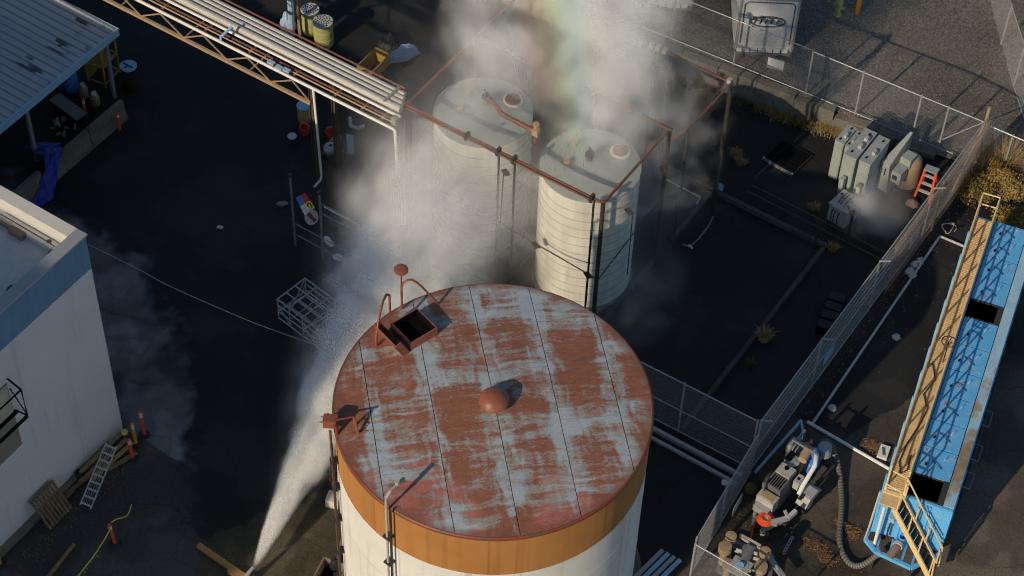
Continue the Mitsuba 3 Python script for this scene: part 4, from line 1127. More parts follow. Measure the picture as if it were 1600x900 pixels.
# ================================================================== DIKE KERBS AND THE DARK YARD
dk = thing('containment_kerb', 'low concrete kerb round the black paved pit right of the tanks', 'kerb')
def kerb_run(a, b, w, h):
    a, b = np.array(a, float), np.array(b, float); L = np.linalg.norm(b - a); n = max(1, int(L / 1.2)); d = (b - a) / L
    ang = math.degrees(math.atan2(d[1], d[0]))
    for i in range(n):
        s0, s1 = L * i / n, L * (i + 1) / n - .015
        put('block', MB().box(0, s1 - s0, -w / 2, w / 2, 0, h + rng.uniform(-.006, .006)), 'm_darkconc', dk, R=yaw(*(a + d * s0), 0, ang))
kerb_run((7.72, -1.9), (7.75, 7.55), .14, .16)
kerb_run((1.0, 7.72), (7.82, 7.66), .15, .18)
kerb_run((3.28, 4.9), (3.28, 7.6), .12, .14)
ib = thing('base_beam', 'dark steel beam along the right foot of the cooled tanks', 'beam')
put('beam', MB().box(3.25, 3.42, .2, 3.6, .02, .26), 'm_darksteel', ib)
ib = thing('base_beam', 'dark steel walkway beams in the mist between the big tank and the cooled tanks', 'beam')
put('beam', MB().beam((-1.6, -.55, .5), (2.4, -.75, .5), .16, .16), 'm_darksteel', ib)
put('beam', MB().beam((-.1, -.5, .5), (-.05, 1.0, .5), .10, .12), 'm_darksteel', ib)
put('beam', MB().beam((-1.5, -1.4, .8), (.4, -1.6, .8), .05, .05), 'm_darksteel', ib)
for x in (-1.4, .3):
    put('leg', MB().beam((x, -1.45, 0), (x, -1.45, .8), .06, .06), 'm_darksteel', ib)
gp = thing('drain_pipe', 'thin pale pipe and elbow lying in the black pit', 'pipe')
put('pipe', MB().tube([(1.6, 7.2, .12), (3.1, 7.15, .12), (3.15, 6.8, .12)], .03, 6), 'm_dirtywhite', gp)
put('pipe', MB().tube([S(836, 253, .1), S(830, 265, .1), S(818, 280, .1), S(808, 289, .1), S(800, 286, .1)], .03, 6), 'm_galvdark', gp)
put('elbow', MB().tube([S(807, 287, .12), S(811, 290, .3)], .045, 6), 'm_dirtywhite', gp)
sv = thing('valve_post', 'small dark valve post with a pale blue tag at the pit corner', 'valve')
c = S(840, 222, 0)
put('stem', MB().tube([c, c + [0, 0, .55]], .05, 8).tube([c + [-.2, 0, .3], c + [.2, 0, .3]], .06, 8), 'm_darksteel', sv)
put('tag', MB().box(c[0] + .1, c[0] + .28, c[1] - .12, c[1] - .1, .2, .5), 'm_skyblue', sv)
for (px, py, z1_, lab) in ((954, 290, 1.45, 'black standpipe by the pit kerb below the grey cabinets'), (992, 284, 1.6, 'black spray standpipe with a bright nozzle in the faint mist')):
    c = S(px, py, 0); t = thing('standpipe', lab, 'pipe')
    put('pipe', MB().tube([c, c + [0, 0, z1_]], .045, 8), 'm_darksteel', t)
    put('branch', MB().tube([c + [0, 0, z1_ * .8], c + [-.25, .05, z1_]], .03, 6), 'm_darksteel', t)
pipe_l = thing('black_pipe_run', 'pair of thin black pipes running along the ground beyond the pit kerb', 'pipe')
for dy in (0, .35):
    put('pipe', MB().tube([(4.3, 8.35 + dy, .12), (9.6, 8.2 + dy, .12)], .035, 6), 'm_darksteel', pipe_l)
mt = thing('rubber_mat', 'black grid mat with a pale edge lying beyond the pit', 'mat')
c = S(923, 185, 0)
Rm = yaw(c[0], c[1], 0, -6)
put('frame', MB().box(-.65, .65, -.62, .62, 0, .10), 'm_rubber', mt, R=Rm)
for i in range(6):
    put('slat', MB().box(-.6, .6, -.55 + i * .19, -.42 + i * .19, .102, .14), 'm_black', mt, R=Rm)
put('edge', MB().box(-.65, .65, -.66, -.625, 0, .13), 'm_galvdark', mt, R=Rm)
for q_ in ((-.62, -.66), (.6, -.66)):
    put('corner_cap', MB().box(q_[0], q_[0] + .06, q_[1] - .03, q_[1] + .03, .131, .17), 'm_dirtywhite', mt, R=Rm)
bl = thing('dark_crate_stack', 'black stacked trays beside the long fence', 'trays')
c = S(973, 372, 0)
Rb = yaw(c[0] , c[1], 0, 12)
for k in range(4):
    put('tray', MB().box(-.3, .3, -.85 + k * .43, -.47 + k * .43, 0, .35 + .03 * (k % 2)), 'm_black', bl, R=Rb)
    put('rim', MB().box(-.28, .28, -.83 + k * .43, -.49 + k * .43, .385, .40 + .03 * (k % 2)), 'm_rubber', bl, R=Rb)

def tuft(name, lab, px, py, n, h, mat, spread, z=0.0, cat='grass', seed=0):
    c = S(px, py, z); r_ = np.random.default_rng(seed + int(px) * 7 + int(py))
    v, f = [], []
    for i in range(n):
        a = r_.uniform(0, 6.28); b = r_.uniform(0, spread); x, y = c[0] + b * math.cos(a) * .6, c[1] + b * math.sin(a) * .6
        l = h * r_.uniform(.5, 1.1); ln = r_.uniform(.15, .8); a2 = a + r_.uniform(-.8, .8)
        dx, dy = math.cos(a2) * ln * l, math.sin(a2) * ln * l; w = .008 + .012 * r_.random()
        px_, py_ = -math.sin(a2) * w, math.cos(a2) * w
        k = len(v)
        v += [[x - px_, y - py_, z], [x + px_, y + py_, z], [x + dx * .5 - px_ * .8, y + dy * .5 - py_ * .8, z + l * .7], [x + dx * .5 + px_ * .8, y + dy * .5 + py_ * .8, z + l * .7], [x + dx, y + dy, z + l * .85]]
        f += [[k, k + 1, k + 3], [k, k + 3, k + 2], [k + 2, k + 3, k + 4]]
    t = thing(name, lab, cat)
    put('blades', MB().add(v, f), mat, t, kind='stuff')
for i, (px, py, n, h, s, m, lab) in enumerate(((895, 398, 160, .5, .28, 'm_straw', 'dry grass tuft on the pit kerb by the long fence'), (879, 428, 60, .25, .2, 'm_moss', 'small dry tuft on the pit kerb, nearest the viewer'), (862, 182, 120, .3, .35, 'm_straw', 'low dry tuft right of the tall frame corner'), (868, 192, 110, .32, .3, 'm_straw', 'yellowish tuft on the dark yard, lower of the two right of the frame'),
        (834, 178, 60, .2, .25, 'm_moss', 'flat tuft on the dark yard, left of the two yellowish ones'), (954, 245, 90, .3, .25, 'm_straw', 'dry tuft left of the low cabinet'), (975, 292, 90, .3, .3, 'm_straw', 'dry tuft at the corner of the pit kerb'))):
    tuft('grass_tuft', lab, px, py, n, h, m, s)
# grass growing along the wall foot
v_ = np.random.default_rng(5)
vv, ff = [], []
for i in range(2600):
    x = v_.uniform(-9, 7.4)
    y = lot_y(x) - .40 - abs(v_.normal(0, .22))
    if meshkit.noise(np.array([[x * .9, 1.0, 3.0]]))[0] < .38: continue
    l = v_.uniform(.08, .34); a = v_.uniform(0, 6.28); w = .014
    k = len(vv)
    vv += [[x - w, y, 0], [x + w, y, 0], [x + math.cos(a) * l * .6, y + math.sin(a) * l * .6 - .05, l]]
    ff += [[k, k + 1, k + 2]]
put('wall_grass', MB().add(vv, ff), 'm_moss', label='brown green grass along the foot of the low back wall', cat='grass', kind='stuff')
vv, ff = [], []
for i in range(1500):
    cx_ = [-.2, 4.9, 5.6, 3.2][i % 4]
    x = cx_ + v_.normal(0, .45); y = lot_y(x) - .42 - abs(v_.normal(0, .16))
    l = v_.uniform(.1, .42); a = v_.uniform(0, 6.28); w = .012
    k = len(vv)
    vv += [[x - w, y, 0], [x + w, y, 0], [x + math.cos(a) * l * .6, y + math.sin(a) * l * .6, l]]
    ff += [[k, k + 1, k + 2]]
put('dry_weeds', MB().add(vv, ff), 'm_straw', label='straw coloured weeds in patches against the low back wall', cat='weeds', kind='stuff')

# leaf clump shrub
def shrub(lab, x, y, rx, ry, h, n, mats, seed):
    t = thing('bush', lab, 'bush'); r_ = np.random.default_rng(seed)
    st_ = MB()
    for i in range(14):
        a = r_.uniform(0, 6.28); st_.tube([(x + .1 * math.cos(a), y + .1 * math.sin(a), 0), (x + rx * .7 * math.cos(a), y + ry * .7 * math.sin(a), h * r_.uniform(.5, .9))], .012, 4)
    put('stems', st_, 'm_wood', t, kind='stuff')
    cl = [(r_.uniform(-1, 1) * rx * .75, r_.uniform(-1, 1) * ry * .75, r_.uniform(.25, .85) * h, r_.uniform(.28, .5)) for _ in range(16)]
    for mi_, mat in enumerate(mats):
        v, f = [], []
        for i in range(n):
            c_ = cl[r_.integers(len(cl))]
            if (hash((round(c_[0], 3), 1)) + mi_) % 3 == 0 and r_.random() < .75: continue
            d = r_.normal(0, 1, 3); d /= np.linalg.norm(d); rr = c_[3] * r_.uniform(.3, 1.05)
            p = np.array([x + c_[0], y + c_[1], c_[2]]) + d * rr * [1, 1, .9]
            if p[2] < .03: continue
            a1 = r_.normal(0, 1, 3); a1 /= np.linalg.norm(a1); a2 = np.cross(a1, d + 1e-3); a2 /= np.linalg.norm(a2)
            s = r_.uniform(.03, .065); k = len(v)
            v += [p - a1 * s, p + a2 * s * .45, p + a1 * s, p - a2 * s * .45]; f += [[k, k + 1, k + 2], [k, k + 2, k + 3]]
        put('leaves', MB().add(v, f), mat, t, kind='stuff')
shrub('big golden brown bush against the short fence at the right', 11.75, 13.35, .75, .55, 1.15, 2600, ['m_goldleaf', 'm_straw'], 3)
shrub('green and gold bush left of the big golden one', 10.95, 12.75, .6, .5, .8, 1800, ['m_greenleaf', 'm_goldleaf'], 4)
shrub('golden bush low behind the blue tank end', 12.45, 12.2, .6, .5, .8, 1500, ['m_goldleaf', 'm_greenleaf'], 6)

tuft('tall_grass', 'tall straw stalks rising through the big golden bush', 1172, 205, 420, 1.35, 'm_goldleaf', 1.0, seed=3)
tuft('tall_grass', 'tall straw stalks left of the big golden bush', 1148, 212, 260, 1.0, 'm_straw', .8, seed=4)

# ================================================================== ELECTRICAL CABINETS
def cabinet(name, lab, x, y, w, d, h, extra=None, deg=0):
    t = thing(name, lab, 'cabinet')
    R = yaw(x, y, 0, deg)
    m = trimesh.creation.box((w, d, h - .1)); 
    put('body', MB().box(-w / 2, w / 2, -d / 2, d / 2, .1, h), 'm_greysteel', t, R=R)
    put('plinth', MB().box(-w / 2 + .03, w / 2 - .03, -d / 2 + .03, d / 2 - .03, 0, .098), 'm_oldconc', t, R=R)
    put('top_plate', MB().box(-w / 2 - .012, w / 2 + .012, -d / 2 - .012, d / 2 + .012, h + .002, h + .03), 'm_greysteel', t, R=R)
    put('door', MB().box(-w / 2 + .025, w / 2 - .025, -d / 2 - .022, -d / 2 - .002, .18, h - .06), 'm_greysteel', t, R=R)
    for (u, v_) in ((-.15, -.35), (.12, .35)):
        put('lifting_eye', MB().box(u * w - .03, u * w + .03, v_ * d - .03, v_ * d + .03, h + .032, h + .07), 'm_black', t, R=R)
    for q_ in range(extra or 0):
        v0 = -.12 + .3 * q_
        fk = put('vent_box', MB().box(.02 * w, .30 * w, v0 * d - .09, v0 * d + .09, h + .032, h + .15), 'm_enginewhite', t, R=R)
        put('vent_slot', MB().box(.31 * w, .42 * w, v0 * d - .05, v0 * d + .12, h + .032, h + .10), 'm_galvdark', fk, R=R)
    return t
cabinet('cabinet', 'narrow grey cabinet with a bluish top, leftmost of the row', 6.42, 11.15, .34, .95, 1.85, 1)
cabinet('cabinet', 'narrow grey cabinet, second from the left in the row', 6.75, 11.15, .22, .9, 1.8, 1)
cabinet('cabinet', 'wide grey cabinet with two vents on top, third in the row', 7.09, 10.95, .45, 1.55, 1.95, 2)
cabinet('cabinet', 'wide grey cabinet with one vent on top, fourth in the row', 7.63, 10.95, .42, 1.48, 1.95, 1)
t = thing('transformer', 'grey transformer with a sloped triangular cover at the right end of the cabinets', 'transformer')
Rt_ = yaw(8.22, 11.75, 0, -4)
put('body', MB().hull([(-.30, -.55, 0), (-.30, .75, 0), (.12, -.55, 0), (.12, .75, 0), (-.30, -.55, 1.35), (.02, -.55, 1.30), (.05, .75, 1.95), (-.05, .75, 1.95)]), 'm_greysteel', t, R=Rt_)
put('rounded_back', MB().tube(arc((.32, .1, .75), .45, 0, math.pi, np.array([0, 1., 0]), np.array([0, 0, 1.]), 3), .02, 6).lathe([(.01, 1.35), (.25, 1.33), (.38, 1.2), (.42, .95), (.42, .05)], (.38, .35, 0), 20), 'm_tan', t, R=Rt_, smooth=40)
put('meter_box', MB().box(.16, .52, -.60, -.12, .7, 1.22), 'm_greysteel', t, 'pale meter box on its side', R=Rt_)
put('meter_box', MB().box(.18, .56, -.10, .34, 1.1, 1.52), 'm_greysteel', t, R=Rt_)
put('meter_window', MB().box(.22, .40, -.624, -.604, .88, 1.06), 'm_black', t, R=Rt_)
put('handle', MB().tube([(-.1, -.585, .8), (-.1, -.585, 1.1)], .02, 5).box(-.12, -.08, -.58, -.552, .82, .86).box(-.12, -.08, -.58, -.552, 1.04, 1.08), 'm_black', t, R=Rt_)
t = thing('low_cabinet', 'low grey cabinet with loose black cables on its lid in the faint mist', 'cabinet')
Rt_ = yaw(7.58, 9.25, 0, -8)
put('body', MB().box(-.36, .36, -.42, .42, 0, .78), 'm_greysteel', t, R=Rt_)
put('lid', MB().box(-.39, .39, -.45, .45, .782, .83), 'm_greysteel', t, R=Rt_)
for k, dx_ in enumerate((-.18, -.08, .08)):
    put('cable', MB().tube([(dx_, .38, .85), (dx_ - .02, .1, .85), (dx_ + .03, -.2, .85), (dx_ + .0, -.49, .6), (dx_, -.5, .1)], .015, 5), 'm_black', t, R=Rt_)
for (a_, b_) in ((.2, .1), (.24, -.15), (-.3, .2)):
    put('latch', MB().box(a_ - .04, a_ + .04, b_ - .025, b_ + .025, .832, .86), 'm_black', t, R=Rt_)
t = thing('cable_duct', 'pale upright duct between the wide cabinets and the low cabinet', 'duct')
put('duct', MB().box(7.0, 7.15, 9.85, 10.05, 0, 1.1), 'm_greysteel', t)
t = thing('cable_duct', 'pale pipe duct standing right of the dark gap under the cabinets', 'duct')
put('duct', MB().box(7.62, 7.74, 9.95, 10.05, 0, 1.0), 'm_dirtywhite', t)
put('cap', MB().box(7.60, 7.76, 9.93, 10.07, 1.002, 1.08), 'm_brick', t)
# step ladder
t = thing('step_ladder', 'red step ladder with pale treads standing by the long fence', 'ladder')
Rt_ = yaw(9.45, 11.95, 0, 4)
for s in (-1, 1):
    put('front_rail', MB().beam((s * .27, -.32, 0), (s * .20, -.05, 1.2), .05, .08), 'm_orange', t, R=Rt_)
    put('rear_rail', MB().beam((s * .27, .42, 0), (s * .20, .10, 1.15), .04, .05), 'm_red', t, R=Rt_)
for k in range(3):
    f_ = .27 * (k + 1)
    put('tread', MB().box(-.24, .24, -.36 + f_ * .27 * 1.1, -.24 + f_ * .27 * 1.1, f_ * 1.15, f_ * 1.15 + .03), 'm_dirtywhite', t, R=Rt_)
put('top_cap', MB().box(-.24, .24, -.12, .16, 1.2, 1.26), 'm_galv', t, R=Rt_)
bag = S(1069, 239, 0)
heap('dark_bag', 'dark bundle on the ground below the red step ladder', 'bag', 1069, 239, .22, .2, .22, 'm_brick', 2.2)

# ================================================================== TRUCKS, HYDRANT, POST in the gravel lot
def trailer(lab, x0, x1, y, zb, h, depth, deg, emblem):
    t = thing('trailer', lab, 'trailer')
    w = x1 - x0
    R = yaw(x0, y, lot_z(x0), deg)
    put('body', MB().box(0, w, 0, depth, zb, h), 'm_truckwhite', t, R=R)
    fr = put('end_frame', MB().box(.0, w, -.03, -.002, h - .10, h - .02).box(.0, .08, -.03, -.002, zb, h - .102).box(w - .08, w, -.03, -.002, zb, h - .102), 'm_galv', t, R=R)
    put('trim_line', MB().tube([(.18, -.025, zb + .35), (.18, -.025, h - .3), (.3, -.025, h - .2), (w - .3, -.025, h - .2), (w - .18, -.025, h - .3), (w - .18, -.025, zb + .35)], .022, 5), 'm_truckgrey', t, R=R)
    if emblem:
        el = [(w / 2 + .62 * math.cos(a) , -.03, (zb + h) / 2 + .15 + .24 * math.sin(a)) for a in np.linspace(0, 2 * math.pi, 30)]
        em = put('emblem', MB().tube(el, .03, 5), 'm_truckgrey', t, 'dark oval emblem with grey lettering on the end', R=R)
        for k in range(5):
            put('emblem_stroke', MB().beam((w / 2 - .5 + k * .2, -.03, (zb + h) / 2 + .05), (w / 2 - .42 + k * .2, -.03, (zb + h) / 2 + .27), .02, .07, up=(0, 1, 0)), 'm_truckgrey', em, R=R)
        put('emblem_bar', MB().beam((w / 2 - .55, -.03, (zb + h) / 2 + .36), (w / 2 + .5, -.03, (zb + h) / 2 + .33), .02, .05, up=(0, 1, 0)), 'm_truckgrey', em, R=R)
    put('bumper', MB().box(.02, w - .02, -.08, -.005, zb - .16, zb - .02), 'm_galvdark', t, R=R)
    for k in range(7):
        put('fringe', MB().box(.05 + k * (w - .2) / 7, .05 + (k + .8) * (w - .2) / 7, -.09, -.03, zb - .02, zb + .12), 'm_white', t, R=R)
    for s in (.2, w - .45):
        for yy in (.7, depth - 1.5):
            wh = put('wheel', MB().tube([(s, yy, .45), (s + .25, yy, .45)], .45, 16), 'm_rubber', t, R=R)
    return t
trailer('white box trailer with a dark oval emblem on its end, in the gravel lot', .78, 2.93, 13.30, .25, 2.75, 6.0, 32, True)
trailer('white trailer at the top edge, only its lower fringe in view', -3.45, -1.3, 13.30, .25, 2.75, 6.0, 32, False)
c = S(981, 17, .99)
hy = thing('hydrant', 'dull yellow green hydrant standing in the gravel lot at the top edge', 'hydrant')
put('barrel', MB().lathe([(.17, 0), (.17, .05), (.12, .08), (.12, .55), (.17, .58), (.17, .64), (.13, .72), (.05, .84), (.01, .86)], c, 16), 'm_ylime', hy, smooth=40)
put('outlet', MB().tube([c + [-.24, 0, .42], c + [.24, 0, .42]], .07, 10), 'm_ylime', hy)
c = S(970, 1, .99)
hy = thing('hydrant_valve', 'small yellow green valve box left of the hydrant', 'valve')
put('barrel', MB().lathe([(.1, 0), (.1, .3), (.04, .4), (.01, .4)], c, 12), 'm_ylime', hy)
c = S(1004, 17, .9)
yp = thing('bollard', 'thin yellow bollard right of the hydrant', 'bollard')
put('pole', MB().tube([c, c + [0, 0, 1.1]], .09, 12), 'm_amber', yp)
# utility poles whose shadows cross the gravel
for i, (x, y, h, lab) in enumerate(((9.0, 8.4, 0, ''),)):
    pass

# ================================================================== BLUE FRAC TANK
ft = thing('blue_tank_trailer', 'long blue steel tank trailer with a yellow catwalk and stairs at the right', 'tank')
P0 = np.array([14.56, -2.32])
du = np.array([-.2135, .9770]); dv = np.array([.9770, .2135])
RF = frame((P0[0], P0[1], 0), (*dv, 0), (*du, 0))          # local x = across (0 left .. 2.2 right), y = along to the back
FLn, FW, FT = 11.75, 2.10, 3.0
def fp(name, mb, mat, parent=None, lab=None, **k):
    return put(name, mb, mat, parent or ft, lab, R=RF, **k)
holes = [(-.02, .86), (7.36, 8.16)]
# hull below the deck: outer skin open at the hatches
sk = MB()
sk.box(0, .06, 0, FLn, .75, FT - .06).box(FW - .06, FW, 0, FLn, .75, FT - .06).box(.06, FW - .06, 0, .05, .75, FT - .06).box(.06, FW - .06, FLn - .05, FLn, .75, FT - .06).box(.06, FW - .06, .05, FLn - .05, .75, .80)
fp('hull', sk, 'm_bluedeck')
fp('hull_lining', MB().box(.07, FW - .07, .06, FLn - .06, .81, .84), 'm_black')
fp('skid_beam', MB().box(.2, .45, 0, FLn - 2, .45, .749).box(FW - .45, FW - .2, 0, FLn - 2, .45, .749), 'm_darksteel')
fp('left_walk', MB().box(0, .68, 0.0, FLn, FT - .055, FT - .01), 'm_bluedeck')
yb = [-.02 + .86, 1.95, 3.0, 4.05, 5.1, 6.2, 7.36]
edges = [(.86, 1.95), (1.95, 3.0), (3.0, 4.05), (4.05, 5.1), (5.1, 6.2), (6.2, 7.36), (8.16, 9.2), (9.2, 10.15), (10.15, 11.0), (11.0, 11.75)]
for (a_, b_) in edges:
    k_ = fp('deck_panel', MB().box(.70, 1.76, a_ + .018, b_ - .018, FT - .055, FT), 'm_bluedeck')
    yc = (a_ + b_) / 2
    fp('hatch_bar', MB().tube([(1.05, yc + .05, FT + .03), (1.22, yc - .05, FT + .06), (1.42, yc - .18, FT + .03)], .012, 5), 'm_darksteel', k_)
    fp('latch', MB().tube([(1.40, yc + .12, FT + .02), (1.46, yc + .2, FT + .1)], .014, 5), 'm_skyblue', k_)
    fp('lug', MB().lathe([(.035, 0), (.035, .06), (.001, .06)], (.95, yc - .15, FT), 8), 'm_black', k_)
fp('deck_cross', MB().box(.70, 1.76, -.02 + .862, .868, FT - .05, FT - .01), 'm_darksteel')
fp('right_strip', MB().box(1.785, FW, .0, 5.0, FT - .055, FT + .012), 'm_bluerusty', lab='rusty pale strip along the right edge of the deck')
fp('right_strip', MB().box(1.785, FW, 5.0, FLn, FT - .055, FT + .012), 'm_bluerusty')
fp('front_lip', MB().box(0, FW, -.10, -.022, FT - .10, FT - .01), 'm_bluedeck')
fp('hatch_coaming', MB().box(.68, 1.62, -.02, .0, FT - .05, FT + .03).box(.68, .70, 0, .86, FT - .05, FT + .03).box(1.6, 1.78, 0, .86, FT - .05, FT + .012), 'm_darksteel')
fp('hatch_coaming', MB().box(.70, 1.6, 8.14, 8.16, FT - .05, FT + .02).box(.70, 1.6, 7.36, 7.38, FT - .05, FT + .02).box(1.6, 1.78, 7.36, 8.16, FT - .05, FT + .012), 'm_darksteel')
for k in range(9):
    fp('inner_pipe', MB().tube([(.78 + k * .09, 7.48 + .03 * (k % 2), FT - .35), (.86 + k * .09, 7.8, FT - .5)], .03, 5), 'm_tan')
# side ribs
for k in range(11):
    fp('side_rib', MB().box(-.05, 0, .5 + k * 1.05, .58 + k * 1.05, .8, FT - .12), 'm_bluedeck')
    fp('side_rib', MB().box(FW, FW + .05, .5 + k * 1.05, .58 + k * 1.05, .8, FT - .12), 'm_bluedeck')
# sloped front with frame
fp('front_plate', MB().hull([(0, -.02, FT - .12), (FW, -.02, FT - .12), (0, -.26, 1.05), (FW, -.16, 1.05), (0, .03, FT - .14), (FW, .03, FT - .14), (0, -.10, 1.0), (FW, -.05, 1.0)]), 'm_bluedeck', lab='sloping blue front plate under the stairs')
for x_ in (.02, .75, 1.45, FW - .02):
    fp('front_rib', MB().beam((x_, -.06, FT - .16), (x_, -.25, 1.05), .05, .06), 'm_bluedeck')
# drawbar nose
NZ = .95
nose = [(-.04, -.12), (-.08, -.55), (.30, -.85), (1.44, -1.02), (FW + .05, -.20), (FW, -.02)]
for a_, b_ in zip(nose, nose[1:]):
    fp('nose_beam', MB().beam((*a_, NZ), (*b_, NZ), .10, .14), 'm_bluedeck')
for (a_, b_) in (((.30, -.25), (.34, -.85)), ((.70, -.25), (.74, -.90)), ((1.12, -.25), (1.12, -.96)), ((1.44, -.25), (1.44, -1.0)), ((1.85, -.2), (1.84, -.6))):
    fp('nose_beam', MB().beam((*a_, NZ), (*b_, NZ), .07, .10), 'm_bluedeck')
fp('nose_leg', MB().beam((1.44, -.95, 0), (1.44, -.95, NZ), .1, .1), 'm_darksteel')
fp('nose_leg', MB().beam((.30, -.8, 0), (.30, -.8, NZ), .1, .1), 'm_darksteel')
fp('white_riser', MB().tube([(.22, -.62, .9), (.20, -.50, FT - .25)], .05, 8), 'm_white', lab='white pipe up the front corner')
fp('white_riser', MB().tube([(.22, -.62, .98), (-.10, -.55, .98), (-.08, -.2, 1.2), (-.05, -.06, FT - .2)], .035, 8), 'm_dirtywhite')
vl = fp('inlet_valve', MB().lathe([(.01, 0), (.16, .02), (.18, .12), (.10, .18), (.10, .4)], (.95, -.35, 1.0), 16), 'm_bluedeck')
fp('flange', MB().tube([(.9, -.5, 1.2), (.88, -.6, 1.2)], .16, 14), 'm_enginewhite', vl)
fp('coupling', MB().tube([(.88, -.6, 1.2), (.74, -.95, 1.05)], .12, 12), 'm_brick', vl)
vl = fp('front_valve', MB().tube([(.50, -.14, 2.0), (.50, -.4, 2.0)], .10, 12).lathe([(.12, -.03), (.12, .03), (.01, .03)], (.50, -.32, 2.14), 12), 'm_skyblue')
fp('hanging_chain', MB().tube([(.50, -.42, 1.95), (.48, -.42, 1.6), (.5, -.42, 1.2)], .03, 6), 'm_darksteel', vl)
# rear axle
for yy in (9.1, 10.4):
    for xx in (.15, FW - .4):
        w_ = fp('wheel', MB().tube([(xx, yy, .5), (xx + .26, yy, .5)], .5, 18), 'm_rubber')
fp('side_pipe', MB().tube([(FW + .12, 1.0, 1.5), (FW + .12, 6.5, 1.5)], .06, 8), 'm_darksteel')
for yy in (1.5, 2.6, 4.0):
    fp('side_ladder_rung', MB().tube([(FW + .05, yy, 2.2), (FW + .28, yy, 2.2), (FW + .28, yy + .6, 2.2), (FW + .05, yy + .6, 2.2)], .02, 5), 'm_galvdark')
# catwalk
cw = fp('catwalk', MB().box(.10, .60, -.05, FLn - .15, FT + .04, FT + .075), 'm_catwalk', lab='yellow grating catwalk')
gr = MB()
for k in range(int((FLn - .1) / .075)):
    gr.box(.11, .59, -.04 + k * .075, -.015 + k * .075, FT + .076, FT + .090)
for k in range(7):
    gr.box(.12 + k * .075, .135 + k * .075, -.04, FLn - .16, FT + .0765, FT + .086)
fp('grating_bars', gr, 'm_catwalk', cw, kind='stuff')
for (x_, nm) in ((.065, 'left'), (.62, 'right')):
    for k in range(6):
        y0_, y1_ = -.05 + k * 1.97, -.05 + (k + 1) * 1.97 - .02
        fp('toe_board', MB().box(x_ - .012, x_ + .012, y0_, min(y1_, FLn - .15), FT + .03, FT + .19), 'm_yellow', cw)
    for z_ in (FT + .62, FT + 1.10):
        fp('hand_rail', MB().tube([(x_, -.05, z_), (x_, FLn - .15, z_)], .032, 6), 'm_yellow', cw)
    for k in range(15 if nm == 'right' else 11):
        yy = -.05 + k * (FLn - .1) / (14 if nm == 'right' else 10)
        fp('rail_post', MB().tube([(x_, yy, FT + .03), (x_, yy, FT + 1.10)], .03, 6), 'm_yellow', cw)
    # the rail sections are bolted on sockets
    for k in range(9):
        yy = -.05 + k * (FLn - .1) / 8
        fp('post_socket', MB().box(x_ - .035, x_ + .035, yy - .04, yy + .04, FT - .01, FT + .14), 'm_yellow', cw)
eg = fp('end_guard', MB().tube([(.065, FLn - .15, FT + 1.1), (.065, FLn - .02, FT + 1.1), (.62, FLn - .02, FT + 1.1), (.62, FLn - .15, FT + 1.1)], .026, 6).tube([(.065, FLn - .02, FT + 1.1), (.065, FLn - .02, FT + .05)], .026, 6).tube([(.62, FLn - .02, FT + 1.1), (.62, FLn - .02, FT + .05)], .026, 6).tube([(.065, FLn - .02, FT + .6), (.62, FLn - .02, FT + .6)], .024, 6), 'm_yellow', cw, 'rail across the far end of the catwalk')
hz_ = thing('handwheel', 'small brown handwheel on the catwalk rail of the blue tank', 'wheel')
cwp = RF[:3, :3] @ np.array([.5, 5.15, FT + 1.12]) + RF[:3, 3]
put('ring', MB().tube([cwp + np.array([.22 * math.cos(a), .22 * math.sin(a), 0]) for a in np.linspace(0, 2 * math.pi, 18)], .02, 6), 'm_darksteel', hz_)
put('spoke', MB().tube([cwp + [-.22, 0, 0], cwp + [.22, 0, 0]], .015, 5), 'm_darksteel', hz_)
put('spoke', MB().tube([cwp + [0, -.22, 0], cwp + [0, .22, 0]], .015, 5), 'm_darksteel', hz_)
put('stem', MB().tube([cwp, cwp + [0, 0, -1.0]], .02, 5), 'm_darksteel', hz_)
hs = thing('loose_hose', 'thin brown hose lying loosely along the yellow catwalk', 'hose')
pts = [(.2, 5.0), (.45, 4.4), (.25, 3.7), (.5, 3.2), (.42, 2.5), (.25, 1.7), (.2, .95), (.35, .55), (.5, .75), (.45, 1.3)]
put('hose', MB().tube([RF[:3, :3] @ np.array([a_, b_, FT + .12]) + RF[:3, 3] for a_, b_ in pts], .022, 6), 'm_darksteel', hs)
# landing and stairs
stairs = fp('stairs', MB().beam((.02, -.12, FT - .02), (.62, -.12, FT - .02), .12, .04), 'm_yellow', lab='yellow stairs slanting down across the front')
fp('landing', MB().box(.04, .62, -.60, -.10, FT - .08, FT - .03), 'm_catwalk', stairs)
s0, s1 = np.array([.55, -.40, FT - .05]), np.array([2.08, -.72, .70])
sd_ = s1 - s0; lat = np.array([sd_[1], -sd_[0], 0]); lat /= np.linalg.norm(lat)
for s in (-.26, .26):
    o = lat * s
    fp('stringer', MB().beam(s0 + o, s1 + o, .05, .18), 'm_yellow', stairs)
    fp('stair_rail', MB().tube([s0 + o + [-.45, .1, .95], s0 + o + [0, 0, .95], s1 + o + [0, 0, .95], s1 + o + [.05, -.04, .2]], .028, 6), 'm_yellow', stairs)
    for f_ in (.05, .36, .66, .97):
        p_ = s0 + sd_ * f_ + o
        fp('stair_post', MB().tube([p_, p_ + [0, 0, .95]], .024, 6), 'm_yellow', stairs)
for k in range(10):
    p_ = s0 + sd_ * ((k + .5) / 10)
    fp('tread', MB().beam(p_ - lat * .24, p_ + lat * .24, .17, .03), 'm_darksteel', stairs)

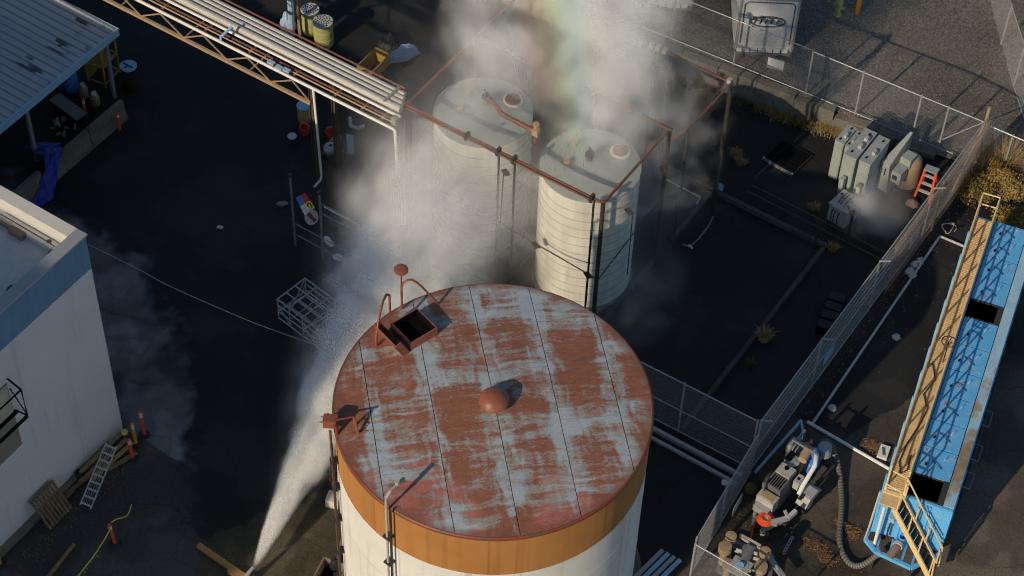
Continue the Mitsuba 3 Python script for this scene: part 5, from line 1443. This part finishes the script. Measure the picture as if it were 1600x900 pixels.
# ================================================================== WHITE BERM PIPES
bp_ = thing('berm_pipe', 'long white pipe frame lying on the ground left of the blue tank', 'pipe')
put('pipe', MB().tube([(10.78, 10.37, .08), (11.02, .62, .08)], .045, 8), 'm_dirtywhite', bp_)
put('pipe', MB().tube([(10.78, 10.37, .08), (12.1, 10.45, .08)], .045, 8), 'm_dirtywhite', bp_)
put('pipe', MB().tube([(10.85, .66, .09), (13.9, .50, .09)], .055, 8), 'm_white', bp_)
for (px, py, lab) in ((975, 478, 'pale sandbag on the berm pipe near its corner'), (1050, 395, 'pale sandbag left of the berm pipe')):
    heap('sandbag', lab, 'sandbag', px, py, .14, .12, .12, 'm_dirtywhite', px * .1)
for (px, py) in ((1072, 310), (1066, 318), (1078, 306), (1069, 322)):
    heap('plastic_bag', f'pale crumpled bag {["by the upper part of the berm pipe", "below its twin by the berm pipe", "topmost of the bags by the berm pipe", "lowest of the bags by the berm pipe"][[1072, 1066, 1078, 1069].index(px)]}', 'bag', px, py, .13, .16, .14, 'm_dirtywhite', px * .3)
for k, (px, py, r_, lab) in enumerate(((1112, 268, .2, 'coil of white cord on the dark ground beyond the berm pipe'), (1132, 234, .16, 'smaller coil of white cord farther up by the end of the blue tank'))):
    t = thing('cord_coil', lab, 'cord')
    c = S(px, py, .03)
    put('coil', MB().tube([c + np.array([(r_ + .1 * math.sin(a * .7)) * math.cos(a), (r_ + .06 * math.cos(a)) * 1.3 * math.sin(a), .01 * a]) for a in np.linspace(0, 11, 40)], .016, 5), 'm_dirtywhite', t)
t = thing('document_box', 'white printed box lying on the ground by the blue tank', 'box')
c = S(1035, 531, 0)
put('box', MB().box(-.16, .16, -.26, .26, .0, .12), 'm_white', t, R=yaw(c[0], c[1], 0, 12))
put('print', MB().box(-.05, .05, -.15, .16, .121, .127), 'm_truckgrey', t, R=yaw(c[0], c[1], 0, 30))
for (px, py, a_, b_, h_, lab, sd2) in ((1022, 524, .34, .22, .12, 'loose orange straw beside the white box', 1), (955, 640, .40, .26, .10, 'heap of orange straw left of the nose of the blue tank', 2), (968, 655, .28, .22, .09, 'orange straw nearest the bottom edge', 3), (1000, 625, .22, .2, .10, 'orange straw tucked by the big hose', 4), (985, 614, .2, .1, .06, 'thin orange straw along the big hose', 5)):
    c = S(px, py, 0); r_ = np.random.default_rng(sd2)
    v, f = [], []
    for i in range(420):
        p = r_.normal(0, .5, 2) * [a_, b_]; z = abs(r_.normal(0, .5)) * h_; an = r_.uniform(0, 6.28); l = r_.uniform(.04, .13); w = .009
        d = np.array([math.cos(an), math.sin(an)]) * l; n_ = np.array([-d[1], d[0]]) / l * w; k = len(v)
        v += [[c[0] + p[0] - n_[0], c[1] + p[1] - n_[1], z], [c[0] + p[0] + n_[0], c[1] + p[1] + n_[1], z + .01], [c[0] + p[0] + d[0], c[1] + p[1] + d[1], z + r_.uniform(0, .08)]]
        f += [[k, k + 1, k + 2]]
    put('straw_heap', MB().add(v, f), 'm_orangestraw', label=lab, cat='straw', kind='stuff')

# big suction hose from pump to tank
hs = thing('suction_hose', 'thick grey hose curving from the pump trailer to the nose of the blue tank', 'hose')
hp = [(11.85, -.55, .95), (12.0, -.15, .7), (12.45, -.40, .35), (12.9, -.95, .12), (13.25, -1.55, .10), (13.55, -2.2, .10), (13.95, -2.95, .10), (14.55, -3.35, .12), (14.95, -3.2, .45), (15.22, -2.95, 1.0)]
from scipy.interpolate import CubicSpline
cs = CubicSpline(np.arange(len(hp)), np.array(hp))
put('hose', MB().tube(cs(np.linspace(0, len(hp) - 1, 70)), .085, 12), 'm_hose', hs, smooth=60)
hoseR = MB()
for s in np.linspace(.2, len(hp) - 1.2, 60):
    q = cs(s); d = cs(s, 1); d /= np.linalg.norm(d)
    hoseR.tube([q - d * .02, q + d * .02], .092, 12)
put('ribs', hoseR, 'm_hoserib', hs, kind='stuff')
put('coupling', MB().tube([cs(len(hp) - 1.35), cs(len(hp) - 1)], .135, 12), 'm_brick', hs)

# ================================================================== PUMP TRAILER
pt = thing('pump_trailer', 'grey diesel pump trailer with a tan silencer beside the long fence', 'pump')
Rq = yaw(11.75, -2.35, 0, 86)      # local x along the trailer (towards the back right), y across
def pp(name, mb, mat, parent=None, lab=None, **k):
    return put(name, mb, mat, parent or pt, lab, R=Rq, **k)
pp('chassis', MB().box(-1.1, 1.7, -.62, -.50, .42, .56).box(-1.1, 1.7, .50, .62, .42, .56).box(-1.1, -.98, -.50, .50, .42, .56).box(1.58, 1.7, -.50, .50, .42, .56), 'm_darksteel')
for s in (-.75, .62):
    w_ = pp('wheel', MB().tube([(.1, s, .34), (.1, s + .18, .34)], .34, 18), 'm_rubber')
    pp('rim', MB().tube([(.1, s - .01, .34), (.1, s + .19, .34)], .17, 14), 'm_galv', w_)
pp('mudguard', MB().hull([(-.38, -.84, .72), (.55, -.84, .72), (.30, -.84, .95), (-.15, -.84, .95), (-.38, -.46, .72), (.55, -.46, .72), (.30, -.46, .95), (-.15, -.46, .95)]), 'm_enginewhite', lab='pale flat mudguard with a dark rubber corner')
pp('mudguard_pad', MB().box(-.36, -.1, -.62, -.50, .96, .975), 'm_rubber')
e_ = pp('engine_cover', MB().hull([(-.75, -.12, .6), (.30, -.12, .6), (-.75, .55, .6), (.30, .55, .6), (-.70, -.05, 1.30), (.24, -.05, 1.34), (-.70, .50, 1.30), (.24, .50, 1.34)]), 'm_engine', lab='grey engine cover')
pp('lid', MB().box(-.20, .22, -.02, .46, 1.35, 1.40), 'm_enginewhite', e_)
pp('cap', MB().lathe([(.07, 0), (.07, .06), (.01, .06)], (.08, .24, 1.40), 10), 'm_black', e_)
for k in range(6):
    pp('louvre', MB().box(-.66, -.26, .02 + k * .075, .05 + k * .075, 1.325, 1.345), 'm_black', e_)
for (x_, y_, z_, l_) in ((-.3, -.28, .75, .5), (.45, -.3, .9, .4), (.8, .35, 1.0, .3)):
    pp('hose', MB().tube([(x_, y_, z_), (x_ + l_ * .4, y_ - .12, z_ + .15), (x_ + l_, y_ - .05, z_ - .1)], .03, 6), 'm_black')
pp('control_panel', MB().box(-.15, .18, -.34, -.16, 1.0, 1.38), 'm_enginewhite')
pp('panel_dial', MB().lathe([(.05, 0), (.05, .015), (.001, .015)], (.0, -.25, 1.382), 10), 'm_black')
pp('fuel_tank', MB().box(-.9, .4, -.10, .5, .40, .58), 'm_engine')
pp('air_filter', MB().tube([(.40, .42, 1.35), (.72, .42, 1.38)], .10, 12), 'm_black')
b_ = pp('battery_box', MB().box(-1.12, -.77, -.10, .50, .62, 1.12), 'm_enginewhite', lab='pale box with a tan top at the near end')
pp('top', MB().box(-1.08, -.82, .0, .40, 1.122, 1.16), 'm_tan', b_)
pp('step', MB().box(-1.32, -1.13, -.05, .45, .60, .85), 'm_galv', b_)
pp('radiator', MB().box(.32, .75, -.10, .52, .6, 1.25), 'm_darksteel')
pp('fan_guard', MB().lathe([(.20, 0), (.24, .03), (.10, .05), (.01, .05)], (.5, .3, 1.26), 16), 'm_galv')
pp('silencer', MB().tube([(.60, .02, 1.45), (1.12, .10, 1.50)], .145, 14), 'm_tan', lab='tan silencer drum', smooth=40)
pp('exhaust', MB().tube([(1.12, .10, 1.5), (1.22, .12, 1.52), (1.22, .12, 1.75)], .05, 8), 'm_darksteel')
pu = pp('pump_volute', MB().tube([(1.1, -.25, .85), (1.1, .30, .85)], .34, 18).tube([(1.1, -.1, .85), (1.1, -.1, 1.5)], .16, 14), 'm_bluecap', lab='blue pump body', smooth=40)
pp('outlet', MB().tube([(1.1, -.1, 1.45), (.95, -.25, 1.6), (.6, -.42, 1.55), (.05, -.42, 1.15), (-.2, -.44, .95)], .075, 10), 'm_white', pu, smooth=50)
pp('strainer', MB().lathe([(.01, .35), (.22, .33), (.24, .0)], (1.75, -.15, .75), 16), 'm_galv', pu)
pp('lifting_frame', MB().tube([(.9, .58, .56), (.9, .58, 1.7), (.9, -.3, 1.7)], .045, 8), 'm_galvdark')
pp('lifting_frame', MB().tube([(1.65, .58, .56), (1.65, .58, 1.4), (.9, .58, 1.4)], .04, 8), 'm_galvdark')
pp('side_tank', MB().tube([(1.35, .35, .8), (1.35, .85, .8)], .28, 16), 'm_galvdark')
pp('drawbar', MB().beam((-1.1, -.45, .5), (-1.75, -.15, .5), .10, .10).beam((-1.1, .45, .5), (-1.75, .15, .5), .10, .10), 'm_galv')
pp('drawbar_arm', MB().beam((-1.15, -.65, .95), (-1.50, -.30, .80), .14, .10), 'm_galv')
pp('drawbar_bracket', MB().beam((-.80, -.72, 1.0), (-1.15, -.66, .95), .12, .18).beam((-1.0, -.45, 1.0), (-1.15, -.65, 1.0), .08, .08), 'm_enginewhite')
for k in range(6):
    pp('chain_link', MB().tube(arc((-1.2 - .12 * k, -.95 - .02 * k, .25), .06, 0, 6.0, np.array([1, 0, 0]), np.array([0, .6, .4]), 8), .015, 5), 'm_galv')
rlp = thing('hose_reel', 'coil of bright orange red hose at the near end of the pump trailer', 'hose')
c = S(897, 609, .75)
put('coil', MB().tube([c + np.array([(.26 - .006 * a) * math.cos(a), (.26 - .006 * a) * math.sin(a), .015 * math.sin(a * 1.7) + .004 * a]) for a in np.linspace(0, 25, 120)], .035, 7), 'm_orange', rlp)
put('tail', MB().tube([c + [-.26, 0, 0], c + [-.24, -.3, -.25], c + [-.1, -.62, -.6], c + [.05, -.8, -.70]], .03, 7), 'm_orange', rlp)
put('stand', MB().tube([(c[0], c[1], 0), (c[0], c[1], c[2] + .08)], .09, 10), 'm_enginewhite', rlp)
put('stand_foot', MB().box(c[0] - .2, c[0] + .35, c[1] + .1, c[1] + .3, c[2] - .2, c[2] - .1), 'm_galv', rlp)
pw_ = thing('jack_pipe', 'thin grey upright pipe between the low fence and the pump trailer', 'pipe')
put('pipe', MB().tube([S(893, 597, .4), S(895, 565, 1.5)], .04, 8), 'm_galvdark', pw_)
heap('green_bag', 'teal green crumpled bag in the fence corner by the pump trailer', 'bag', 880, 573, .2, .2, .2, 'm_greenleaf', 4.4)

# ================================================================== VALVE SKID, bottom
vs_ = thing('valve_skid', 'sunlit skid of flanged valves and grey pipes at the bottom centre right', 'valves')
for (px, py, z, r_, h_) in ((856, 632, 1.1, .17, .22), (849, 645, 1.0, .20, .25), (896, 650, .95, .17, .22), (891, 668, .8, .2, .25), (853, 664, .8, .18, .2)):
    c = S(px, py, z)
    a_ = put('valve', MB().lathe([(r_ * .6, -.5), (r_ * .6, 0), (r_, .02), (r_, .07), (r_ * .7, .09), (r_ * .7, h_ * .6), (r_, h_ * .65), (r_, h_), (.01, h_ + .02)], c, 16), 'm_tan', vs_, smooth=35)
    put('pipe', MB().tube([c + [0, 0, -.4], (c[0], c[1], .0)], r_ * .6, 12), 'm_palefan', a_)
    for k in range(8):
        an = k * .785
        put('bolt', MB().lathe([(.022, 0), (.022, .05), (.001, .05)], c + [r_ * .8 * math.cos(an), r_ * .8 * math.sin(an), .07], 6), 'm_galv', a_)
c0, c1 = S(880, 640, 1.0), S(872, 658, .9)
put('barrel', MB().tube([c0, c1 + (c1 - c0) * .2], .16, 14), 'm_galvdark', vs_, 'dark grey slanting pump barrel', smooth=40)
put('bracket_plate', MB().box(-.36, .36, -.03, .03, -.1, .1), 'm_enginewhite', vs_, R=yaw(*S(879, 634, 1.05), 0))
put('bracket_plate', MB().box(-.3, .3, -.3, .3, -.03, .03).box(-.2, .2, -.2, .2, .031, .05), 'm_palefan', vs_, R=yaw(*S(867, 664, 1.0), 2))
put('gauge', MB().lathe([(.12, 0), (.12, .06), (.01, .06)], S(867, 663, 1.07), 16), 'm_skyblue', vs_)
for k in range(6):
    a_, b_ = S(858 + k * 3, 640 + k * 5, .9), S(878 + k * 3, 649 + k * 4.4, .9)
    put('cross_pipe', MB().tube([a_, b_], .032, 8), 'm_dirtywhite' if k % 2 else 'm_brick', vs_)
for (px, py) in ((866, 645), (886, 655), (884, 648), (876, 668)):
    c = S(px, py, .95)
    put('fitting', MB().tube([c + [-.08, 0, 0], c + [.1, .02, .03]], .055, 8), 'm_dirtywhite', vs_)
fr_ = [S(842, 668, .3), S(900, 690, .3), S(905, 652, .3), S(850, 632, .3)]
for a_, b_ in zip(fr_, fr_[1:] + fr_[:1]):
    put('frame_beam', MB().beam(a_, b_, .12, .16), 'm_galvdark', vs_)
put('frame_beam', MB().beam(S(901, 652, .5), S(918, 676, .5), .16, .10), 'm_galv', vs_)
put('light_rail', MB().beam(S(908, 661, .62), S(912, 667, .62), .05, .03), 'm_dirtywhite', vs_)
rs_ = thing('ramp_board', 'bluish corrugated ramp end at the bottom edge beside the big tank', 'ramp')
c = S(775, 668, 0)
for k in range(4):
    put('plank', MB().beam(c + [-.45 + k * .2, -.8, .25], c + [-.2 + k * .2, .35, .5], .13, .05), 'm_skyblue' if k % 2 else 'm_galv', rs_)

# things at the left foot of the big tank
t = thing('tarp_bundle', 'black bundle at the left foot of the big tank', 'bundle')
heap('black_bin', 'black bin beside the left pipe of the big tank near the bottom edge', 'bin', 395, 665, .25, .25, .7, 'm_rubber', 6.6)
del labels[t]
t = thing('concrete_block', 'pale square concrete block by the left foot of the big tank', 'block')
c = S(391, 589, 0)
put('block', MB().box(-.2, .2, -.2, .2, 0, .35), 'm_cap', t, R=yaw(c[0], c[1], 0, 20))
t = thing('hand_valve', 'small pink red valve wheel left of the big tank', 'valve')
c = S(391, 562, .5)
put('wheel', MB().tube([c + np.array([.11 * math.cos(a), .11 * math.sin(a), 0]) for a in np.linspace(0, 6.283, 14)], .025, 5), 'm_red', t)
put('stem', MB().tube([(c[0], c[1], 0), c], .03, 6), 'm_darksteel', t)
t = thing('planter_box', 'brown open crate left of the big tank at the bottom edge', 'crate')
c = S(388, 680, 0)
Rk = yaw(c[0], c[1], 0, 12)
for (a_, b_, c_, d_) in ((-.4, .4, -.4, -.36), (-.4, .4, .36, .4), (-.4, -.36, -.36, .36), (.36, .4, -.36, .36)):
    put('side', MB().box(a_, b_, c_, d_, 0, .5), 'm_brick', t, R=Rk)
put('floor', MB().box(-.36, .36, -.36, .36, .02, .05), 'm_black', t, R=Rk)
# water monitor
mn = thing('water_monitor', 'small ground water nozzle throwing the white jet, bottom left', 'nozzle')
NZP = S(297, 664, .62)
NZB = S(291, 676, .0)
put('barrel', MB().tube([NZP - [.05, .42, .16], NZP], [.075, .05], 10), 'm_galv', mn)
put('body', MB().lathe([(.01, .46), (.10, .44), (.12, .3), (.10, .1), (.16, .06), (.16, 0)], (NZP[0] - .06, NZP[1] - .45, 0), 14), 'm_redpipe', mn)
for s in (-1, 1):
    put('leg', MB().beam((NZP[0] - .06, NZP[1] - .45, .12), (NZP[0] - .06 + s * .28, NZP[1] - .65, .02), .04, .03), 'm_darksteel', mn)
put('leg', MB().beam((NZP[0] - .06, NZP[1] - .45, .12), (NZP[0] - .06, NZP[1] + .05, .02), .06, .04), 'm_galv', mn)
put('supply_hose', MB().tube([(NZP[0] - .06, NZP[1] - .5, .2), (NZP[0] - .2, NZP[1] - 1.2, .08), (NZP[0] + .1, NZP[1] - 2.4, .06), (NZP[0] - .1, NZP[1] - 4.5, .06), (NZP[0] + .5, NZP[1] - 9, .06)], .05, 8), 'm_hose', mn)

# ================================================================== MIST, STEAM AND THE WATER JET
def volume(name, lo, hi, res, density, albedo=0.995, gval=0.15, lab=None, cat=None, scale=1.0):
    lo, hi = np.array(lo, float), np.array(hi, float)
    n = np.maximum(4, np.ceil((hi - lo) / res)).astype(int)
    ax_ = [lo[k] + (np.arange(n[k]) + .5) * (hi[k] - lo[k]) / n[k] for k in range(3)]
    Z, Y, X = np.meshgrid(ax_[2], ax_[1], ax_[0], indexing='ij')
    d = np.maximum(density(X, Y, Z), 0.0) * scale
    # fade to nothing at the faces of the box so that it never shows
    e = np.minimum.reduce([X - lo[0], hi[0] - X, Y - lo[1], hi[1] - Y, hi[2] - Z])
    if name == 'steam' or name == 'faint_mist':
        d = d * np.clip(e / .5, 0, 1)
    grid = mi.VolumeGrid(np.ascontiguousarray(d[..., None], dtype=np.float32))
    tw = T().translate(lo.tolist()).scale((hi - lo).tolist())
    med = name + '_medium'
    scene[med] = dict(type='heterogeneous', albedo=rgb(albedo, albedo, albedo), sigma_t=dict(type='gridvolume', grid=grid, to_world=tw, use_grid_bbox=False, filter_type='trilinear'),
                      scale=1.0, phase=dict(type='hg', g=gval))
    c, s = (lo + hi) / 2, (hi - lo) / 2
    scene[name] = dict(type='cube', to_world=T().translate(c.tolist()).scale(s.tolist()), bsdf={'type': 'null'}, interior={'type': 'ref', 'id': med})
    if lab: labels[name] = dict(label=lab, kind='stuff', **({'category': cat} if cat else {}))


def nz(X, Y, Z, f, seed, octv=3, st=(1, 1, 1)):
    p = np.stack([X * f * st[0], Y * f * st[1], Z * f * st[2]], -1)
    return meshkit.fbm(p, octv, seed)


NZ0 = np.array(NZP)
JT = np.array([-2.55, 0.15, 3.0])
JD = JT - NZ0; JL = np.linalg.norm(JD); JD /= JL
JU = np.cross(JD, [0, 0, 1.0]); JU /= np.linalg.norm(JU); JV = np.cross(JU, JD)


def jet_coords(X, Y, Z):
    px, py, pz = X - NZ0[0], Y - NZ0[1], Z - NZ0[2]
    s = px * JD[0] + py * JD[1] + pz * JD[2]
    sag = 0.75 * np.sin(np.pi * np.clip(s / JL, 0, 1))
    u = px * JU[0] + py * JU[1] + pz * JU[2]
    v = px * JV[0] + py * JV[1] + pz * JV[2] - sag
    return s, u, v


def jet_density(X, Y, Z):
    s, u, v = jet_coords(X, Y, Z)
    R_ = 0.06 + 0.20 * np.clip(s, 0, 20) ** 0.93
    # turbulence bends the strands and tears the edge
    w1 = nz(s, u, v, 1.0, 3, 3, (1.1, 1.6, 1.6)) - .5
    w2 = nz(s, u, v, 1.0, 9, 3, (1.1, 1.6, 1.6)) - .5
    q = np.hypot(u + w1 * .8 * R_, v + w2 * .8 * R_) / R_
    body = np.clip((1.0 - q) / .30, 0, 1)
    st = .72 * nz(s, u, v, 1.0, 21, 3, (.8, 2.6, 2.6)) + .28 * nz(s, u, v, 1.0, 22, 2, (2.2, 5., 5.))
    strand = .30 + 2.3 * np.clip(st - .36, 0, 1) ** 1.15 * 2.0
    d = body * strand * 9.5 / (1 + .20 * np.clip(s, 0, 20)) * (s > .02)
    halo = np.exp(-np.maximum(q - .75, 0) ** 2 * 4.5) * np.clip((s - 1.2) / 5, 0, 1) * .6 * np.clip(nz(s, u, v, 1.0, 31, 3, (.8, 1.2, 1.2)) * 2.2 - .6, 0, 1)
    return d + halo


wj = thing('water_jet', 'broad white jet of water thrown from the ground nozzle past the big tank', 'water')
r_ = np.random.default_rng(11)
v, f = [], []
ico = trimesh.creation.icosphere(0)
for i in range(110):
    s = JL * .62 * r_.random() ** .8
    R_ = 0.06 + 0.20 * s ** .93
    rr = R_ * .82 * math.sqrt(r_.random()); a = r_.uniform(0, 6.28)
    sag = .75 * math.sin(math.pi * s / JL)
    c = NZ0 + JD * s + JU * rr * math.cos(a) + JV * (rr * math.sin(a) + sag)
    if c[1] > -6.2: continue
    sz = r_.uniform(.008, .026) * (.5 + .12 * s)
    ln = sz * r_.uniform(2.0, 5.5)
    dirv = JD + .10 * r_.normal(0, 1, 3)
    dirv /= np.linalg.norm(dirv)
    a1 = np.cross(dirv, [0, 0, 1]); a1 /= np.linalg.norm(a1); a2 = np.cross(a1, dirv)
    k = len(v)
    w = ico.vertices
    v += list(c + np.outer(w[:, 0], a1) * sz + np.outer(w[:, 1], a2) * sz + np.outer(w[:, 2], dirv) * ln)
    f += [[k + q_[0], k + q_[1], k + q_[2]] for q_ in ico.faces]
scene['m_water'] = dict(type='twosided', bsdf=dict(type='principled', base_color=rgb(.72, .74, .75), roughness=.35, specular=.6))
put('strands', MB().add(v, f), 'm_water', wj, kind='stuff', smooth=True)
lo_y, sp_y = NZ0[1] - .05, -6.0
volume(wj + '__spray', (-3.3, lo_y, .04), (1.42, sp_y - .004, 4.2), .055, jet_density, gval=-.2)
labels[wj + '__spray'] = {'kind': 'stuff'}


def steam_density(X, Y, Z):
    n1 = nz(X, Y, Z, .62, 4, 5, (1, 1, .75))
    n2 = nz(X, Y, Z, 1.9, 14, 4, (1, 1, .6))
    w = (n1 - .5) * 2.6
    out = np.zeros_like(X)
    # plumes that climb from the two roofs
    for (cx, cy, amp, dx, r0, gr_, z0) in ((-2.3, 2.2, 1.0, .10, 1.5, .14, 4.9), (1.5, 2.3, 1.6, -.02, 1.55, .12, 5.0), (.2, 4.4, .7, .02, 1.2, .12, 4.0)):
        hgt = np.clip(Z - z0, 0, 20)
        q = np.hypot(X - cx - dx * hgt + w * .8, (Y - cy - .10 * hgt) + (n2 - .5) * 2.2) / (r0 + gr_ * hgt)
        cl = np.clip((n1 * .55 + n2 * .45 - .40) * 6.0, 0, 1.9)
        d = np.clip((1.08 - q) / .55, 0, 1) * cl * np.clip((Z - z0) / .7, 0, 1) * amp
        d *= np.exp(-hgt * .055)
        out += d * .43 * (.45 + .55 * np.clip((Z - 5.6) / 2.2, 0, 1))
    # one broad veil that joins both plumes
    q = np.hypot((X + .35 + w * .7) / (3.9 + .10 * np.clip(Z - 5, 0, 9)), (Y - 3.0 - .10 * np.clip(Z - 5, 0, 9) + (n2 - .5) * 1.8) / 2.6)
    veil = np.clip((1.1 - q) / .5, 0, 1) * np.clip((n1 * .55 + n2 * .45 - .40) * 5.5, 0, 1.6) * np.clip((Z - 5.0) / .9, 0, 1) * np.exp(-np.clip(Z - 6, 0, 20) * .05)
    out += veil * .14 * np.clip((Z - 5.6) / 1.6, 0, 1)
    # spray drifting low in front of the left tank where the jet lands
    q = np.hypot((X + 2.3 + w * .5) / 2.2, (Y + 1.4 + (n2 - .5) * 2) / 3.0)
    low = np.clip((1.25 - q) / .8, 0, 1) * np.exp(-np.clip(Z - 3.2 - .40 * (Y + 3), 0, 9) / 1.3) * np.clip((n1 * .6 + n2 * .4 - .37) * 4.6, 0, 1.7)
    out += low * .80
    # mist between and round the tanks
    q = np.hypot((X + .4) / 3.6, (Y - 1.4) / 2.2)
    out += np.clip((1.2 - q) / .4, 0, 1) * np.exp(-np.clip(Z - 5.2, 0, 9) / 1.2) * np.clip((n1 - .34) * 2.6, 0, 1) * .22
    # faint spray right of the right tank
    q = np.hypot((X - 4.1) / 1.3, (Y - 1.2) / 2.4)
    out += np.clip((1.1 - q) / .8, 0, 1) * np.exp(-np.clip(Z - .8, 0, 9) / 1.0) * np.clip((n2 - .38) * 3, 0, 1) * .28
    # wisps behind on the right
    q = np.hypot((X - 3.0 + w * .5) / 1.7, (Y - 4.6) / 2.0)
    out += np.clip((1.05 - q) / .8, 0, 1) * np.clip((n1 * .4 + n2 * .6 - .48) * 5, 0, 1) * np.exp(-((Z - 5.0) / 2.4) ** 2) * .5
    # flat fans from the spray nozzles
    for (x0, y0, z0_, ang) in ((-4.05, .02, 5.45, 35), (-.05, -.02, 5.35, 30), (3.1, 3.6, 5.6, 215), (-4.0, .1, 3.0, 35), (-.05, -.05, 2.4, 30), (3.3, 3.2, 3.0, 205), (-.66, -.05, 5.2, 150), (1.4, 6.7, 5.4, 250)):
        a = math.radians(ang); dx, dy = math.cos(a), math.sin(a)
        s = (X - x0) * dx + (Y - y0) * dy; t = -(X - x0) * dy + (Y - y0) * dx
        fan = np.clip(1 - (np.hypot(t, (Z - z0_ + .05 * s)) / (.05 + .55 * np.clip(s, 0, 2))) ** 2, 0, 1) * (s > -.05) * np.exp(-np.clip(s, 0, 9) / .45)
        out += fan * 1.5
    # the far part of the jet
    jd = jet_density(X, Y, Z)
    fade = np.clip((1.2 - Y) / 4.0, 0, 1)
    out += jd * fade * .8
    return np.minimum(out, 1.9)


volume('steam', (-6.8, sp_y, .04), (6.8, 11.0, 14.5), .115, steam_density, gval=-.22, lab='pale mist and steam rising off the two cooled tanks', cat='steam')


def faint(X, Y, Z):
    n1 = nz(X, Y, Z, .9, 44, 4)
    q = np.hypot((X - 8.6) / 1.1, (Y - 9.7) / 1.3)
    d = np.clip((1.1 - q) / .8, 0, 1) * np.exp(-Z / .8) * np.clip((n1 - .30) * 2.6, 0, 1) * 2.0
    q2 = np.sqrt((X - 8.3) ** 2 + (Y - 9.05) ** 2 + (Z - 1.4) ** 2)
    return d + np.exp(-(q2 / .34) ** 2) * 3.0


volume('faint_mist', (6.81, 7.6, .03), (10.15, 12.6, 2.6), .1, faint, lab='faint bluish mist drifting round the grey cabinets and the red step ladder', cat='mist')


# ================================================================== SMALL LOOSE STUFF ON THE GROUND
def scatter(name, lab, cat, pts, smin, smax, mat, seed, flat=.6):
    r_ = np.random.default_rng(seed); v, f = [], []
    o = np.array([[1, 0, 0], [-1, 0, 0], [0, 1, 0], [0, -1, 0], [0, 0, 1], [0, 0, -.4]], float)
    of = np.array([[0, 2, 4], [2, 1, 4], [1, 3, 4], [3, 0, 4], [2, 0, 5], [1, 2, 5], [3, 1, 5], [0, 3, 5]])
    for i, p in enumerate(pts):
        s = r_.uniform(smin, smax) * r_.uniform(.6, 1.2, 3) * [1, 1, flat]; a = r_.uniform(0, 6.28); c_, s_ = math.cos(a), math.sin(a)
        q = o * s; q = np.stack([q[:, 0] * c_ - q[:, 1] * s_, q[:, 0] * s_ + q[:, 1] * c_, q[:, 2]], 1) + p
        v.append(q); f.append(of + 6 * i)
    put(name, MB().add(np.vstack(v), np.vstack(f)), mat, label=lab, cat=cat, kind='stuff')


r_ = np.random.default_rng(77)
P_ = []
while len(P_) < 5200:
    x, y = r_.uniform(-4, 20), r_.uniform(12, 34)
    if y < lot_y(x) + .1: continue
    P_.append((x, y, lot_z(x) + .006))
scatter('loose_stones', 'loose pale stones strewn over the gravel lot', 'stones', P_, .018, .05, 'm_stone', 5)
P_ = []
for i in range(1500):
    k = i % 4
    if k == 0: x, y = 10.45 + abs(r_.normal(0, .35)), r_.uniform(-1, 14)
    elif k == 1: x, y = 10.8 + abs(r_.normal(0, .8)), r_.uniform(-6.3, -2)
    elif k == 2: x, y = r_.uniform(11, 19.2), r_.uniform(-6.6, 12)
    else: x, y = r_.uniform(-6.4, -5.7) + abs(r_.normal(0, .2)), r_.uniform(-20, -12)
    P_.append((x, y, .008))
scatter('dead_leaves', 'dead brown leaves strewn along the fences and over the brown yard', 'leaves', P_, .018, .045, 'm_deadleaf', 6, .25)

# bow of coloured light painted into the mist: tinted sheets turned to the camera
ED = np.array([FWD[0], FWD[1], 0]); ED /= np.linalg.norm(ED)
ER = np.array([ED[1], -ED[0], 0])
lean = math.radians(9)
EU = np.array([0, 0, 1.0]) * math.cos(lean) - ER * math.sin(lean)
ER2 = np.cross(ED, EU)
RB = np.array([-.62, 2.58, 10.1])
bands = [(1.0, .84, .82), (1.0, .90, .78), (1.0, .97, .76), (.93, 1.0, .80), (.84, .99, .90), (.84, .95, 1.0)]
labels['painted_rainbow'] = dict(label='faint vertical band of mist with painted spectrum tints in the steam above the two cooled tanks', kind='stuff')
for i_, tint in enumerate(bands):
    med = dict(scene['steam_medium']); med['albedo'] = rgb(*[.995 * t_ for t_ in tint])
    scene[f'painted_rainbow_medium_{i_}'] = med
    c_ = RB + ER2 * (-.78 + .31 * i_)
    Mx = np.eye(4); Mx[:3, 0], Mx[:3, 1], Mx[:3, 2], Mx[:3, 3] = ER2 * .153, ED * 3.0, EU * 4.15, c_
    scene['painted_rainbow' if i_ == 0 else f'painted_rainbow__{i_:03d}'] = dict(type='cube', to_world=T(Mx.tolist()), bsdf={'type': 'null'}, interior={'type': 'ref', 'id': f'painted_rainbow_medium_{i_}'}, exterior={'type': 'ref', 'id': 'steam_medium'})
